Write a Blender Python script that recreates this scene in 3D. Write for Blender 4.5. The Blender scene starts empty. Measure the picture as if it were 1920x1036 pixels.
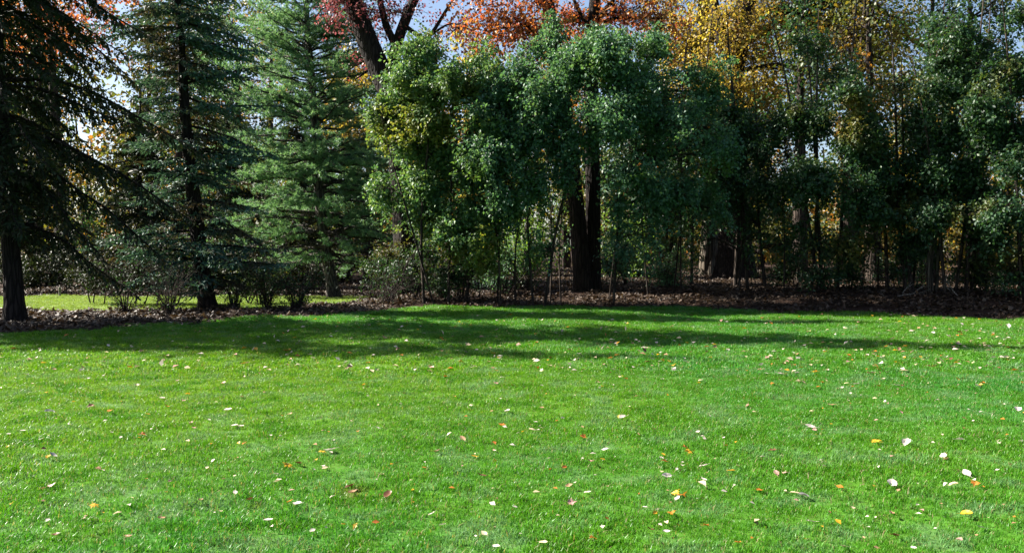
import bpy, math, random
import numpy as np
from mathutils import Vector
rng = np.random.RandomState(11)
PI = math.pi
SC = bpy.context.scene
COL = SC.collection

# ------------------------------------------------------------------ camera
CAM_Z, PITCH, FPX = 1.65, math.radians(2.0), 1663.0      # FPX: focal length in photo pixels
cam_d = bpy.data.cameras.new('camera')
cam_d.sensor_width = 36.0
cam_d.lens = FPX / 1920 * 36
cam_d.clip_start, cam_d.clip_end = 0.1, 2000
cam = bpy.data.objects.new('camera', cam_d)
cam.location = (0, 0, CAM_Z)
cam.rotation_euler = (PI / 2 - PITCH, 0, 0)
COL.objects.link(cam)
SC.camera = cam

# ------------------------------------------------------------------ sky, sun, exposure
SUN_EL = math.radians(37)
SUN_DIR = Vector((-0.9641 * math.cos(SUN_EL), 0.2656 * math.cos(SUN_EL), math.sin(SUN_EL)))   # towards the sun
world = bpy.data.worlds.new('World')
SC.world = world
world.use_nodes = True
wn = world.node_tree
bg = wn.nodes['Background']
sky = wn.nodes.new('ShaderNodeTexSky')
sky.sky_type = 'NISHITA'
sky.sun_disc = False
sky.sun_elevation = SUN_EL
sky.sun_rotation = math.atan2(SUN_DIR.x, SUN_DIR.y)
sky.air_density, sky.dust_density, sky.ozone_density = 0.8, 1.6, 1.0
wn.links.new(sky.outputs[0], bg.inputs[0])
bg.inputs[1].default_value = 0.05
sun_d = bpy.data.lights.new('sun', 'SUN')
sun_d.energy = 5.0
sun_d.angle = math.radians(0.53)
sun_d.color = (1.0, 0.94, 0.84)
sun = bpy.data.objects.new('sun', sun_d)
sun.location = (-40, 20, 40)
sun.rotation_euler = SUN_DIR.to_track_quat('Z', 'Y').to_euler()
COL.objects.link(sun)
SC.view_settings.view_transform = 'Standard'
SC.view_settings.look = 'None'
SC.view_settings.exposure = 2.1
SC.view_settings.gamma = 1
SC.view_settings.use_curve_mapping = False
SC.render.engine = 'CYCLES'
SC.cycles.max_bounces = 6
SC.cycles.diffuse_bounces = 3
SC.cycles.transmission_bounces = 4
SC.cycles.transparent_max_bounces = 8
SC.cycles.use_denoising = True

# ------------------------------------------------------------------ helpers
def smooth(a, b, x):
    t = np.clip((np.asarray(x, float) - a) / (b - a), 0, 1)
    return t * t * (3 - 2 * t)

_ph = rng.uniform(0, 2 * PI, (12, 3)); _dr = rng.normal(size=(12, 3)); _dr /= np.linalg.norm(_dr, axis=1)[:, None]
def wob(p, scale):                       # cheap smooth 3-D noise, about -1..1
    p = np.atleast_2d(p) / scale * 2 * PI
    s = np.zeros(len(p))
    for k in range(12):
        fr = 0.6 + 0.13 * k
        s += np.sin((p @ _dr[k]) * fr + _ph[k, 0] + 1.5 * np.sin((p @ _dr[(k + 5) % 12]) * fr * 0.5 + _ph[k, 1]))
    return s / 4.0

EDGE_X = np.array([-60, -16, -9.4, -8.1, -6.5, -4.6, -1.6, 3.45, 7.1, 11.5, 18, 60.])
EDGE_Y = np.array([13.5, 14.6, 16.4, 17.7, 19.3, 21.1, 24.2, 23.9, 22.2, 19.9, 17.5, 15.])
def edge_y(x):                           # where the near lawn ends
    return np.interp(x, EDGE_X, EDGE_Y) + 0.26 * np.sin(np.asarray(x) * 1.7) + 0.16 * np.sin(np.asarray(x) * 4.3 + 1) + 0.12 * np.sin(np.asarray(x) * 11.3)
def gz(x, y):                            # ground height
    x = np.asarray(x, float); y = np.asarray(y, float)
    e = np.interp(x, EDGE_X, EDGE_Y)
    rise = 0.34 * smooth(0.2, 4.5, y - e) * smooth(-4.2, -1.5, x)
    und = 0.02 * np.sin(x * 0.9 + 0.6) * np.sin(y * 0.7) + 0.015 * np.sin(x * 2.1 + y * 1.3)
    litter = 0.035 * np.sin(x * 2.9 + 1) * np.sin(y * 3.3) * smooth(0.0, 1.5, y - e)
    dip = -0.24 * smooth(24, 32, y) * smooth(-2.6, -4.6, x)
    return rise + und + litter + dip
def is_lawn(x, y): return np.asarray(y) < edge_y(x)
def is_far_lawn(x, y):
    x = np.asarray(x); y = np.asarray(y)
    front = 22.6 + 0.35 * np.sin(x * 1.3) + 4.0 * smooth(-7.5, -4.0, x)
    return (y > front) & (y < 33 + 0.3 * np.sin(x)) & (x < -4.6 - 0.06 * (y - 26)) & (x > -45)

SP, CP = math.sin(PITCH), math.cos(PITCH)
def P(px, py, d):                        # photo pixel + depth in metres -> point in the place
    u, v = (px - 960) / FPX, (518 - py) / FPX
    dy = CP + v * SP; dz = -SP + v * CP
    k = d / dy
    return np.array([u * k, d, CAM_Z + dz * k])
def G(px, py):                           # photo pixel -> point on the flat ground
    u, v = (px - 960) / FPX, (518 - py) / FPX
    dy = CP + v * SP; dz = -SP + v * CP
    k = -CAM_Z / dz
    return np.array([u * k, dy * k])

def unit(a): return a / np.maximum(np.linalg.norm(a, axis=-1, keepdims=True), 1e-9)

class B:                                 # collects geometry for ONE mesh object
    def __init__(s): s.v = []; s.f = []; s.n = 0
    def add(s, v, f, mi=0, sm=False):
        v = np.asarray(v, float).reshape(-1, 3); f = np.asarray(f, int)
        if len(v) == 0: return
        s.v.append(v); s.f.append((f + s.n, mi, sm)); s.n += len(v)
    def mesh(s, name, mats, off=None):
        m = bpy.data.meshes.new(name)
        V = np.concatenate(s.v) if s.v else np.zeros((0, 3))
        if off is not None: V = V - np.asarray(off)
        m.vertices.add(len(V)); m.vertices.foreach_set('co', V.astype(np.float32).ravel())
        loops = np.concatenate([f.ravel() for f, _, _ in s.f]) if s.f else np.zeros(0, int)
        tot = np.concatenate([np.full(len(f), f.shape[1]) for f, _, _ in s.f])
        mi = np.concatenate([np.full(len(f), k) for f, k, _ in s.f])
        sm = np.concatenate([np.full(len(f), q) for f, _, q in s.f])
        m.loops.add(len(loops)); m.loops.foreach_set('vertex_index', loops.astype(np.int32))
        m.polygons.add(len(tot))
        st = np.concatenate([[0], np.cumsum(tot)[:-1]])
        m.polygons.foreach_set('loop_start', st.astype(np.int32))
        m.polygons.foreach_set('material_index', mi.astype(np.int32))
        m.polygons.foreach_set('use_smooth', sm.astype(bool))
        for k in mats: m.materials.append(k)
        m.update(calc_edges=True)
        return m
    def build(s, name, mats, parent=None, off=None):
        o = bpy.data.objects.new(name, s.mesh(name, mats, off))
        COL.objects.link(o)
        if parent: o.parent = parent
        return o

def tag(o, label=None, cat=None, group=None, kind=None):
    if label: o['label'] = label
    if cat: o['category'] = cat
    if group: o['group'] = group
    if kind: o['kind'] = kind
    return o
def thing(name, label, cat, loc, group=None):
    o = bpy.data.objects.new(name, None); COL.objects.link(o)
    o.empty_display_size = 0.2
    o.location = loc
    return tag(o, label, cat, group)
def dup(root, loc, rz, label, sc=1.0):
    r = root.copy(); COL.objects.link(r)
    r.location = loc; r.rotation_euler = (0, 0, rz); r.scale = (sc, sc, sc); r['label'] = label
    for ch in list(root.children):
        c = ch.copy(); COL.objects.link(c); c.parent = r
    return r

def spline(pts, n):
    pts = np.asarray(pts, float)
    if len(pts) == 2: return pts[0] + (pts[1] - pts[0]) * np.linspace(0, 1, n)[:, None]
    p = np.vstack([2 * pts[0] - pts[1], pts, 2 * pts[-1] - pts[-2]])
    out = []
    for t in np.linspace(0, len(pts) - 1, n):
        i = min(int(t), len(pts) - 2); u = t - i
        a, b, c, d = p[i], p[i + 1], p[i + 2], p[i + 3]
        out.append(0.5 * (2 * b + (c - a) * u + (2 * a - 5 * b + 4 * c - d) * u * u + (3 * b - a - 3 * c + d) * u ** 3))
    return np.array(out)

def tube(b, pts, rad, sides=8, mi=0, ridges=0.0, nr=9, flare=0.0, flare_h=0.8):
    pts = np.asarray(pts, float); n = len(pts)
    rad = np.interp(np.linspace(0, 1, n), np.linspace(0, 1, len(rad)), rad)
    tan = unit(np.gradient(pts, axis=0))
    ref = np.array([0, 1, 0.]) if abs(tan[0][2]) > 0.6 else np.array([0, 0, 1.])
    u = unit(np.cross(tan, ref)); w = np.cross(tan, u)
    a = np.linspace(0, 2 * PI, sides, endpoint=False)
    R = np.repeat(rad[:, None], sides, 1)
    if ridges:
        z = (pts[:, 2] - pts[0, 2])[:, None]
        R = R * (1 + ridges * np.sin(a * nr + 1.6 * np.sin(z * 1.3 + a * 2)) + ridges * 0.6 * np.sin(a * (nr * 2 + 1) + z * 0.9)
                 + ridges * rng.normal(0, 0.45, R.shape))
    if flare:
        z = np.maximum(pts[:, 2] - pts[0, 2], 0)[:, None]
        R = R * (1 + flare * np.exp(-z / flare_h * 2.2) * (1 + 0.28 * np.cos(a * 5 + 0.7)))
    V = pts[:, None, :] + R[..., None] * (np.cos(a)[None, :, None] * u[:, None, :] + np.sin(a)[None, :, None] * w[:, None, :])
    i = np.arange(n - 1)[:, None] * sides; k = np.arange(sides)[None, :]; k2 = (k + 1) % sides
    F = np.stack([i + k, i + k2, i + sides + k2, i + sides + k], -1).reshape(-1, 4)
    b.add(V, F, mi, True)

def prisms(b, p0, p1, r0, r1, mi=0):     # many thin 3-sided twigs at once
    p0 = np.asarray(p0, float); p1 = np.asarray(p1, float); n = len(p0)
    if n == 0: return
    r0 = np.broadcast_to(r0, n); r1 = np.broadcast_to(r1, n)
    t = unit(p1 - p0)
    u = unit(np.cross(t, np.where(np.abs(t[:, 2:3]) > .9, [[1, 0, 0.]], [[0, 0, 1.]]))); w = np.cross(t, u)
    V = []
    for p, r in ((p0, r0), (p1, r1)):
        for k in range(3):
            V.append(p + r[:, None] * (math.cos(k * 2.094) * u + math.sin(k * 2.094) * w))
    V = np.stack(V, 1).reshape(-1, 3)
    f = np.array([[0, 1, 4, 3], [1, 2, 5, 4], [2, 0, 3, 5]])
    b.add(V, (np.arange(n)[:, None, None] * 6 + f).reshape(-1, 4), mi, True)

def leaves(b, c, t, nrm, L, W, mi=0, fold=0.25, wide=0.45):     # folded 2-triangle leaves
    n = len(c)
    if n == 0: return
    L = np.broadcast_to(L, n)[:, None]; W = np.broadcast_to(W, n)[:, None]
    t = unit(t); s = unit(np.cross(nrm, t)); nn = np.cross(t, s)
    q = c + t * L * wide + nn * W * fold
    V = np.stack([c, q + s * W * .5, c + t * L, q - s * W * .5], 1).reshape(-1, 3)
    f = np.array([[0, 2, 1], [0, 3, 2]])
    b.add(V, (np.arange(n)[:, None, None] * 4 + f).reshape(-1, 3), mi, True)

def spikes(b, c, t, L, W, mi=0):         # single-triangle needles
    n = len(c)
    if n == 0: return
    L = np.broadcast_to(L, n)[:, None]; W = np.broadcast_to(W, n)[:, None]
    t = unit(t); s = unit(np.cross(t, rng.normal(size=(n, 3))))
    V = np.stack([c - s * W * .5, c + s * W * .5, c + t * L], 1).reshape(-1, 3)
    b.add(V, np.arange(n * 3).reshape(-1, 3), mi)

# ------------------------------------------------------------------ materials
def ramp_node(nt, cols, k_=1.0):
    cols = [tuple(x * k_ for x in c) for c in cols]
    r = nt.nodes.new('ShaderNodeValToRGB')
    e = r.color_ramp.elements
    while len(e) < len(cols): e.new(0.5)
    for k, c in enumerate(cols):
        e[k].position = k / (len(cols) - 1); e[k].color = (*c, 1)
    return r
def mix_rgb(nt, fac, a, b, mode='MIX'):
    m = nt.nodes.new('ShaderNodeMix'); m.data_type = 'RGBA'; m.blend_type = mode
    for sock, val in ((m.inputs[0], fac), (m.inputs[6], a), (m.inputs[7], b)):
        if hasattr(val, 'links'): nt.links.new(val, sock)
        elif isinstance(val, (int, float)): sock.default_value = val
        else: sock.default_value = (*val, 1)
    return m.outputs[2]
def noise_node(nt, scale, detail=3, vec=None, rough=0.55):
    n = nt.nodes.new('ShaderNodeTexNoise'); n.inputs['Scale'].default_value = scale
    n.inputs['Detail'].default_value = detail; n.inputs['Roughness'].default_value = rough
    if vec is not None: nt.links.new(vec, n.inputs['Vector'])
    return n
def remap(nt, v, a, b, lo=0., hi=1.):
    m = nt.nodes.new('ShaderNodeMapRange'); nt.links.new(v, m.inputs[0])
    for k, x in enumerate((a, b, lo, hi)): m.inputs[k + 1].default_value = x
    return m.outputs[0]
def new_mat(name):
    m = bpy.data.materials.new(name); m.use_nodes = True
    nt = m.node_tree
    return m, nt, nt.nodes['Principled BSDF'], nt.nodes['Material Output']

def leaf_mat(name, cols, patch=None, patch_scale=0.5, patch_range=(0.52, 0.66), trans=0.45, rough=0.42, spec=0.5, tint=(1.25, 1.1, 0.55), k=1.0):
    m, nt, pb, out = new_mat(name)
    geo = nt.nodes.new('ShaderNodeNewGeometry')
    r = ramp_node(nt, cols, k); nt.links.new(geo.outputs['Random Per Island'], r.inputs[0])
    col = r.outputs[0]
    if patch:                            # whole sprays that have already turned
        n = noise_node(nt, patch_scale, 2, geo.outputs['Position'])
        r2 = ramp_node(nt, patch, k); nt.links.new(geo.outputs['Random Per Island'], r2.inputs[0])
        col = mix_rgb(nt, remap(nt, n.outputs[0], *patch_range), col, r2.outputs[0])
    nt.links.new(col, pb.inputs['Base Color'])
    pb.inputs['Roughness'].default_value = rough
    pb.inputs['Specular IOR Level'].default_value = spec
    tr = nt.nodes.new('ShaderNodeBsdfTranslucent')
    tc = mix_rgb(nt, 1.0, col, tint, 'MULTIPLY'); nt.links.new(tc, tr.inputs[0])
    ms = nt.nodes.new('ShaderNodeMixShader'); ms.inputs[0].default_value = trans
    nt.links.new(pb.outputs[0], ms.inputs[1]); nt.links.new(tr.outputs[0], ms.inputs[2])
    nt.links.new(ms.outputs[0], out.inputs[0])
    return m

def bark_mat(name, c1, c2, sx=14, sz=1.6, bump=0.9, lichen=None):
    c1, c2 = tuple(x * .72 for x in c1), tuple(x * .72 for x in c2)
    m, nt, pb, out = new_mat(name)
    tc = nt.nodes.new('ShaderNodeTexCoord')
    mp = nt.nodes.new('ShaderNodeMapping'); nt.links.new(tc.outputs['Object'], mp.inputs[0])
    mp.inputs['Scale'].default_value = (sx, sx, sz)
    n = noise_node(nt, 1.0, 5, mp.outputs[0], 0.62)
    v = nt.nodes.new('ShaderNodeTexVoronoi'); v.feature = 'DISTANCE_TO_EDGE'; nt.links.new(mp.outputs[0], v.inputs['Vector'])
    v.inputs['Scale'].default_value = 0.9
    ridge = remap(nt, v.outputs[0], 0.0, 0.22)
    r = ramp_node(nt, [c1, c2]); nt.links.new(n.outputs[0], r.inputs[0])
    col = mix_rgb(nt, ridge, tuple(x * 0.6 for x in c1), r.outputs[0])
    if lichen:
        n2 = noise_node(nt, 1.7, 4, tc.outputs['Object'])
        col = mix_rgb(nt, remap(nt, n2.outputs[0], 0.56, 0.7), col, lichen)
    nt.links.new(col, pb.inputs['Base Color'])
    pb.inputs['Roughness'].default_value = 0.9
    pb.inputs['Specular IOR Level'].default_value = 0.2
    bp = nt.nodes.new('ShaderNodeBump'); bp.inputs['Strength'].default_value = bump; bp.inputs['Distance'].default_value = 0.05
    ad = nt.nodes.new('ShaderNodeMath'); ad.operation = 'ADD'
    nt.links.new(ridge, ad.inputs[0]); nt.links.new(n.outputs[0], ad.inputs[1])
    nt.links.new(ad.outputs[0], bp.inputs['Height']); nt.links.new(bp.outputs[0], pb.inputs['Normal'])
    return m

M = {}
M['bark_dark'] = bark_mat('dark_bark', (0.015, 0.010, 0.008), (0.05, 0.036, 0.03))
M['bark_brown'] = bark_mat('brown_bark', (0.035, 0.025, 0.02), (0.12, 0.09, 0.07))
M['bark_grey'] = bark_mat('grey_bark', (0.05, 0.04, 0.03), (0.22, 0.18, 0.135), 9, 1.0, 1.0, (0.20, 0.21, 0.15))
M['bark_pine'] = bark_mat('pine_bark', (0.05, 0.042, 0.038), (0.24, 0.21, 0.18), 10, 3.0, 0.8)
M['twig'] = bark_mat('twig_bark', (0.03, 0.022, 0.017), (0.09, 0.065, 0.05), 20, 5, 0.3)
M['deadwood'] = bark_mat('bleached_wood', (0.2, 0.17, 0.14), (0.5, 0.45, 0.38), 25, 6, 0.3)
M['norway'] = leaf_mat('spruce_needles', k=0.75, cols=[(0.012, 0.022, 0.010), (0.022, 0.040, 0.015), (0.030, 0.048, 0.02), (0.05, 0.045, 0.02)], trans=0.2, rough=0.55, spec=0.2)
M['blue'] = leaf_mat('blue_spruce_needles', [(0.028, 0.07, 0.052), (0.042, 0.105, 0.08), (0.062, 0.14, 0.108), (0.09, 0.17, 0.135)],
                     patch=[(0.05, 0.045, 0.025), (0.07, 0.055, 0.03)], patch_range=(0.52, 0.62), patch_scale=.7, trans=0.22, rough=0.55, spec=0.25)
M['pine'] = leaf_mat('white_pine_needles', k=1.2, cols=[(0.05, 0.13, 0.07), (0.09, 0.21, 0.105), (0.13, 0.27, 0.15), (0.19, 0.32, 0.20)],
                     patch=[(0.09, 0.085, 0.03), (0.11, 0.08, 0.03)], patch_range=(0.63, 0.75), trans=0.42, rough=0.5, spec=0.42)
M['lime'] = leaf_mat('yellowing_green_leaves', [(0.035, 0.10, 0.04), (0.06, 0.15, 0.06), (0.095, 0.20, 0.065), (0.14, 0.23, 0.065), (0.07, 0.16, 0.10)],
                     patch=[(0.16, 0.19, 0.03), (0.11, 0.18, 0.03), (0.22, 0.20, 0.04)], trans=0.45, rough=0.5, spec=0.42)
M['bluegreen'] = leaf_mat('blue_green_leaves', k=.84, cols=[(0.03, 0.09, 0.05), (0.05, 0.14, 0.078), (0.085, 0.20, 0.12), (0.085, 0.21, 0.075), (0.15, 0.26, 0.19)],  # palest bluish tone stands in for sky glints on the leaves
                          patch=[(0.12, 0.20, 0.04), (0.08, 0.19, 0.04)], patch_range=(0.55, 0.66), trans=0.5, rough=0.5, spec=0.42)
M['darkgreen'] = leaf_mat('dark_green_leaves', k=0.95, cols=[(0.014, 0.045, 0.022), (0.022, 0.065, 0.028), (0.03, 0.085, 0.03), (0.05, 0.095, 0.025)],
                          patch=[(0.12, 0.12, 0.02), (0.08, 0.11, 0.02), (0.16, 0.11, 0.02)], patch_scale=0.45, patch_range=(0.56, 0.68), trans=0.4, rough=0.5, spec=0.42)
M['orange'] = leaf_mat('orange_red_leaves', k=0.66, cols=[(0.42, 0.10, 0.04), (0.52, 0.19, 0.06), (0.50, 0.26, 0.08), (0.40, 0.07, 0.06)],
                       patch=[(0.10, 0.14, 0.03), (0.35, 0.24, 0.04)], patch_range=(0.58, 0.7), trans=0.55, rough=0.45, tint=(1.3, 1.0, 0.6))
M['red'] = leaf_mat('burgundy_leaves', k=0.75, cols=[(0.18, 0.025, 0.03), (0.28, 0.07, 0.08), (0.32, 0.14, 0.14), (0.30, 0.06, 0.035)], trans=0.4, rough=0.45, tint=(1.15, 1.0, 1.0))
M['yellow'] = leaf_mat('golden_leaves', k=0.72, cols=[(0.36, 0.27, 0.03), (0.54, 0.44, 0.09), (0.42, 0.26, 0.05), (0.28, 0.30, 0.06), (0.50, 0.38, 0.05), (0.24, 0.15, 0.05)],
                       patch=[(0.38, 0.20, 0.06), (0.16, 0.19, 0.03)], patch_range=(0.54, 0.64), trans=0.6, rough=0.45, tint=(1.15, 1.1, 0.7))
M['olive'] = leaf_mat('fading_green_leaves', k=0.75, cols=[(0.08, 0.12, 0.02), (0.14, 0.16, 0.03), (0.06, 0.11, 0.03), (0.22, 0.18, 0.03)],
                      patch=[(0.40, 0.22, 0.03), (0.34, 0.13, 0.03)], patch_scale=0.2, trans=0.5, rough=0.45)
M['freshgreen'] = leaf_mat('fresh_green_leaves', k=0.8, cols=[(0.08, 0.20, 0.04), (0.12, 0.26, 0.05), (0.17, 0.28, 0.05), (0.10, 0.22, 0.08)], trans=0.55, rough=0.45)
M['litter'] = leaf_mat('leaf_litter', k=0.48, cols=[(0.028, 0.015, 0.008), (0.06, 0.035, 0.019), (0.13, 0.085, 0.055), (0.04, 0.021, 0.011), (0.28, 0.21, 0.155), (0.09, 0.042, 0.014)],
                       trans=0.15, rough=0.6, spec=0.3)

# --- lawn: green blades over green-brown thatch
def grass_colour(nt):
    geo = nt.nodes.new('ShaderNodeNewGeometry'); pos = geo.outputs['Position']
    big = noise_node(nt, 0.16, 2, pos); mid = noise_node(nt, 1.7, 5, pos, .62); fine = noise_node(nt, 5.5, 2, pos)
    c = mix_rgb(nt, remap(nt, big.outputs[0], 0.36, 0.64), (0.048, 0.225, 0.040), (0.105, 0.27, 0.012))
    sep = nt.nodes.new('ShaderNodeVectorMath'); sep.operation = 'DISTANCE'; nt.links.new(pos, sep.inputs[0]); sep.inputs[1].default_value = (-4.5, 11.5, 0)
    c = mix_rgb(nt, remap(nt, sep.outputs['Value'], 7.0, 2.0, 0, .85), c, (0.155, 0.29, 0.010))       # the drier, yellower corner of the lawn
    c = mix_rgb(nt, remap(nt, mid.outputs[0], 0.51, 0.59, 0, 0.95), c, (0.062, 0.205, 0.010))
    c = mix_rgb(nt, remap(nt, mid.outputs[0], 0.485, 0.40, 0, 0.75), c, (0.125, 0.255, 0.13))
    c = mix_rgb(nt, remap(nt, fine.outputs[0], 0.55, 0.75, 0, 0.4), c, (0.15, 0.28, 0.05))
    fl = nt.nodes.new('ShaderNodeVectorMath'); fl.operation = 'DISTANCE'; nt.links.new(pos, fl.inputs[0]); fl.inputs[1].default_value = (-13, 30, 0)
    c = mix_rgb(nt, remap(nt, fl.outputs['Value'], 11.0, 8.0, 0, .8), c, (0.26, 0.33, 0.12))       # the far lawn is drier and paler
    for (wx, wy), wr in ((G(655, 922), .10), (G(728, 938), .02), (G(468, 950), .04), (G(1395, 905), .03)):     # worn patches
        ds = nt.nodes.new('ShaderNodeVectorMath'); ds.operation = 'DISTANCE'; nt.links.new(pos, ds.inputs[0]); ds.inputs[1].default_value = (wx, wy, 0)
        ad = nt.nodes.new('ShaderNodeMath'); ad.operation = 'MULTIPLY_ADD'; nt.links.new(fine.outputs[0], ad.inputs[0]); ad.inputs[1].default_value = .35; nt.links.new(ds.outputs['Value'], ad.inputs[2])
        c = mix_rgb(nt, remap(nt, ad.outputs[0], wr + .22, wr + .08, 0, .6), c, (0.22, 0.18, 0.085))
    c = mix_rgb(nt, 1.0, c, (.80, .89, .62), 'MULTIPLY')
    return c, geo
m, nt, pb, out = new_mat('grass_blades')
c, geo = grass_colour(nt)
r = ramp_node(nt, [(0.55, 0.62, 0.5), (1, 1, 1), (1.0, 0.95, 1.1), (1.5, 1.35, 1.3)])
nt.links.new(geo.outputs['Random Per Island'], r.inputs[0])
c = mix_rgb(nt, 1.0, c, r.outputs[0], 'MULTIPLY')
c = mix_rgb(nt, remap(nt, geo.outputs['Random Per Island'], .925, .93), c, (0.26, 0.23, 0.115))       # dry straw blades
nt.links.new(c, pb.inputs['Base Color'])
pb.inputs['Roughness'].default_value = 0.40; pb.inputs['Specular IOR Level'].default_value = 0.25
tr = nt.nodes.new('ShaderNodeBsdfTranslucent')
nt.links.new(mix_rgb(nt, 1.0, c, (1.2, 1.15, 0.5), 'MULTIPLY'), tr.inputs[0])
ms = nt.nodes.new('ShaderNodeMixShader'); ms.inputs[0].default_value = 0.42
nt.links.new(pb.outputs[0], ms.inputs[1]); nt.links.new(tr.outputs[0], ms.inputs[2]); nt.links.new(ms.outputs[0], out.inputs[0])
M['grass'] = m
m, nt, pb, out = new_mat('lawn_turf')
c, geo = grass_colour(nt)
c = mix_rgb(nt, 1.0, c, (.72, .72, .6), 'MULTIPLY')       # turf darkened so gaps between the blades read as shade
n = noise_node(nt, 30, 3, geo.outputs['Position'])
c = mix_rgb(nt, remap(nt, n.outputs[0], 0.5, 0.75, 0.15, 0.6), c, (0.07, 0.065, 0.03))
nt.links.new(c, pb.inputs['Base Color']); pb.inputs['Roughness'].default_value = 0.95; pb.inputs['Specular IOR Level'].default_value = 0.1
M['turf'] = m
m, nt, pb, out = new_mat('woodland_soil')
geo = nt.nodes.new('ShaderNodeNewGeometry')
n1 = noise_node(nt, 3.0, 5, geo.outputs['Position']); n2 = noise_node(nt, 22, 3, geo.outputs['Position'])
r1 = ramp_node(nt, [(0.011, 0.007, 0.005), (0.026, 0.015, 0.01), (0.055, 0.034, 0.022)]); nt.links.new(n1.outputs[0], r1.inputs[0])
c = mix_rgb(nt, remap(nt, n2.outputs[0], 0.5, 0.7), r1.outputs[0], (0.07, 0.045, 0.033))
nt.links.new(c, pb.inputs['Base Color']); pb.inputs['Roughness'].default_value = 0.95; pb.inputs['Specular IOR Level'].default_value = 0.1
bp = nt.nodes.new('ShaderNodeBump'); bp.inputs['Strength'].default_value = 0.6; bp.inputs['Distance'].default_value = 0.04
nt.links.new(n2.outputs[0], bp.inputs['Height']); nt.links.new(bp.outputs[0], pb.inputs['Normal'])
M['soil'] = m

# ------------------------------------------------------------------ ground: one grid, split into its zones
gx = np.concatenate([[-600, -300, -150, -90, -60, -45, -35], np.arange(-28, 28.01, 0.25), [35, 45, 60, 90, 150, 300, 600]])
gy = np.concatenate([[-300, -150, -60, -25, -10, -4], np.arange(0, 46.01, 0.25), [50, 56, 64, 80, 110, 160, 300, 700]])
X, Y = np.meshgrid(gx, gy)
Vg = np.stack([X, Y, gz(X, Y)], -1).reshape(-1, 3)
nx = len(gx)
i, j = np.meshgrid(np.arange(nx - 1), np.arange(len(gy) - 1)); k = (j * nx + i).ravel()
Fg = np.stack([k, k + 1, k + nx + 1, k + nx], 1)
ctr = Vg[Fg].mean(1)
zone = np.where(is_lawn(ctr[:, 0], ctr[:, 1]), 0, np.where(is_far_lawn(ctr[:, 0], ctr[:, 1]), 1, 2))
for zi, (nm, mt) in enumerate((('lawn', 'turf'), ('far_lawn', 'turf'), ('woodland_floor', 'soil'))):
    F = Fg[zone == zi]; used = np.unique(F); mp = np.zeros(len(Vg), int); mp[used] = np.arange(len(used))
    b = B(); b.add(Vg[used], mp[F], 0, True)
    tag(b.build(nm, [M[mt]]), kind='structure')

# ------------------------------------------------------------------ scatter: a mesh holding its own tufts, set out on its loose points by geometry nodes
def scatter(name, mats, tufts, pts, rot, sca, var, label, cat):
    b = B(); tv = []
    for q, (v, fs) in enumerate(tufts):
        n0 = b.n
        for (f, mi) in fs: pass
        b.add(v, fs[0][0], fs[0][1])
        tv += [q] * len(v)
    nt_ = b.n
    m = b.mesh(name, mats)
    m.vertices.add(len(pts))
    co = np.zeros((nt_ + len(pts)) * 3, np.float32); m.vertices.foreach_get('co', co)
    co = co.reshape(-1, 3); co[nt_:] = pts
    m.vertices.foreach_set('co', co.ravel())
    def attr(nm, typ, a, key='value'):
        at = m.attributes.new(nm, typ, 'POINT'); at.data.foreach_set(key, np.asarray(a).ravel())
    attr('tuft', 'INT', np.concatenate([np.array(tv), np.full(len(pts), -1)]).astype(np.int32))
    attr('pick', 'INT', np.concatenate([np.full(nt_, -1), var]).astype(np.int32))
    attr('turn', 'FLOAT_VECTOR', np.vstack([np.zeros((nt_, 3)), rot]).astype(np.float32), 'vector')
    attr('size', 'FLOAT', np.concatenate([np.ones(nt_), sca]).astype(np.float32))
    o = bpy.data.objects.new(name, m); COL.objects.link(o)
    ng = bpy.data.node_groups.new(name, 'GeometryNodeTree')
    ng.interface.new_socket('Geometry', in_out='INPUT', socket_type='NodeSocketGeometry')
    ng.interface.new_socket('Geometry', in_out='OUTPUT', socket_type='NodeSocketGeometry')
    gi = ng.nodes.new('NodeGroupInput'); go = ng.nodes.new('NodeGroupOutput')
    jn = ng.nodes.new('GeometryNodeJoinGeometry')
    def named(nm, typ):
        a = ng.nodes.new('GeometryNodeInputNamedAttribute'); a.data_type = typ; a.inputs[0].default_value = nm
        return a.outputs[0]
    def equal(sock, val):
        c = ng.nodes.new('FunctionNodeCompare'); c.data_type = 'INT'; c.operation = 'EQUAL'
        ng.links.new(sock, [s for s in c.inputs if s.type == 'INT'][0]); [s for s in c.inputs if s.type == 'INT'][1].default_value = val
        return c.outputs[0]
    for q in range(len(tufts)):
        sp = ng.nodes.new('GeometryNodeSeparateGeometry'); sp.domain = 'POINT'
        ng.links.new(gi.outputs[0], sp.inputs[0]); ng.links.new(equal(named('tuft', 'INT'), q), sp.inputs[1])
        sq = ng.nodes.new('GeometryNodeSeparateGeometry'); sq.domain = 'POINT'
        ng.links.new(gi.outputs[0], sq.inputs[0]); ng.links.new(equal(named('pick', 'INT'), q), sq.inputs[1])
        ip = ng.nodes.new('GeometryNodeInstanceOnPoints')
        ng.links.new(sq.outputs[0], ip.inputs['Points']); ng.links.new(sp.outputs[0], ip.inputs['Instance'])
        er = ng.nodes.new('FunctionNodeEulerToRotation'); ng.links.new(named('turn', 'FLOAT_VECTOR'), er.inputs[0])
        ng.links.new(er.outputs[0], ip.inputs['Rotation']); ng.links.new(named('size', 'FLOAT'), ip.inputs['Scale'])
        ng.links.new(ip.outputs[0], jn.inputs[0])
    ng.links.new(jn.outputs[0], go.inputs[0])
    md = o.modifiers.new('scatter', 'NODES'); md.node_group = ng
    return tag(o, label, cat, kind='stuff')

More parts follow.
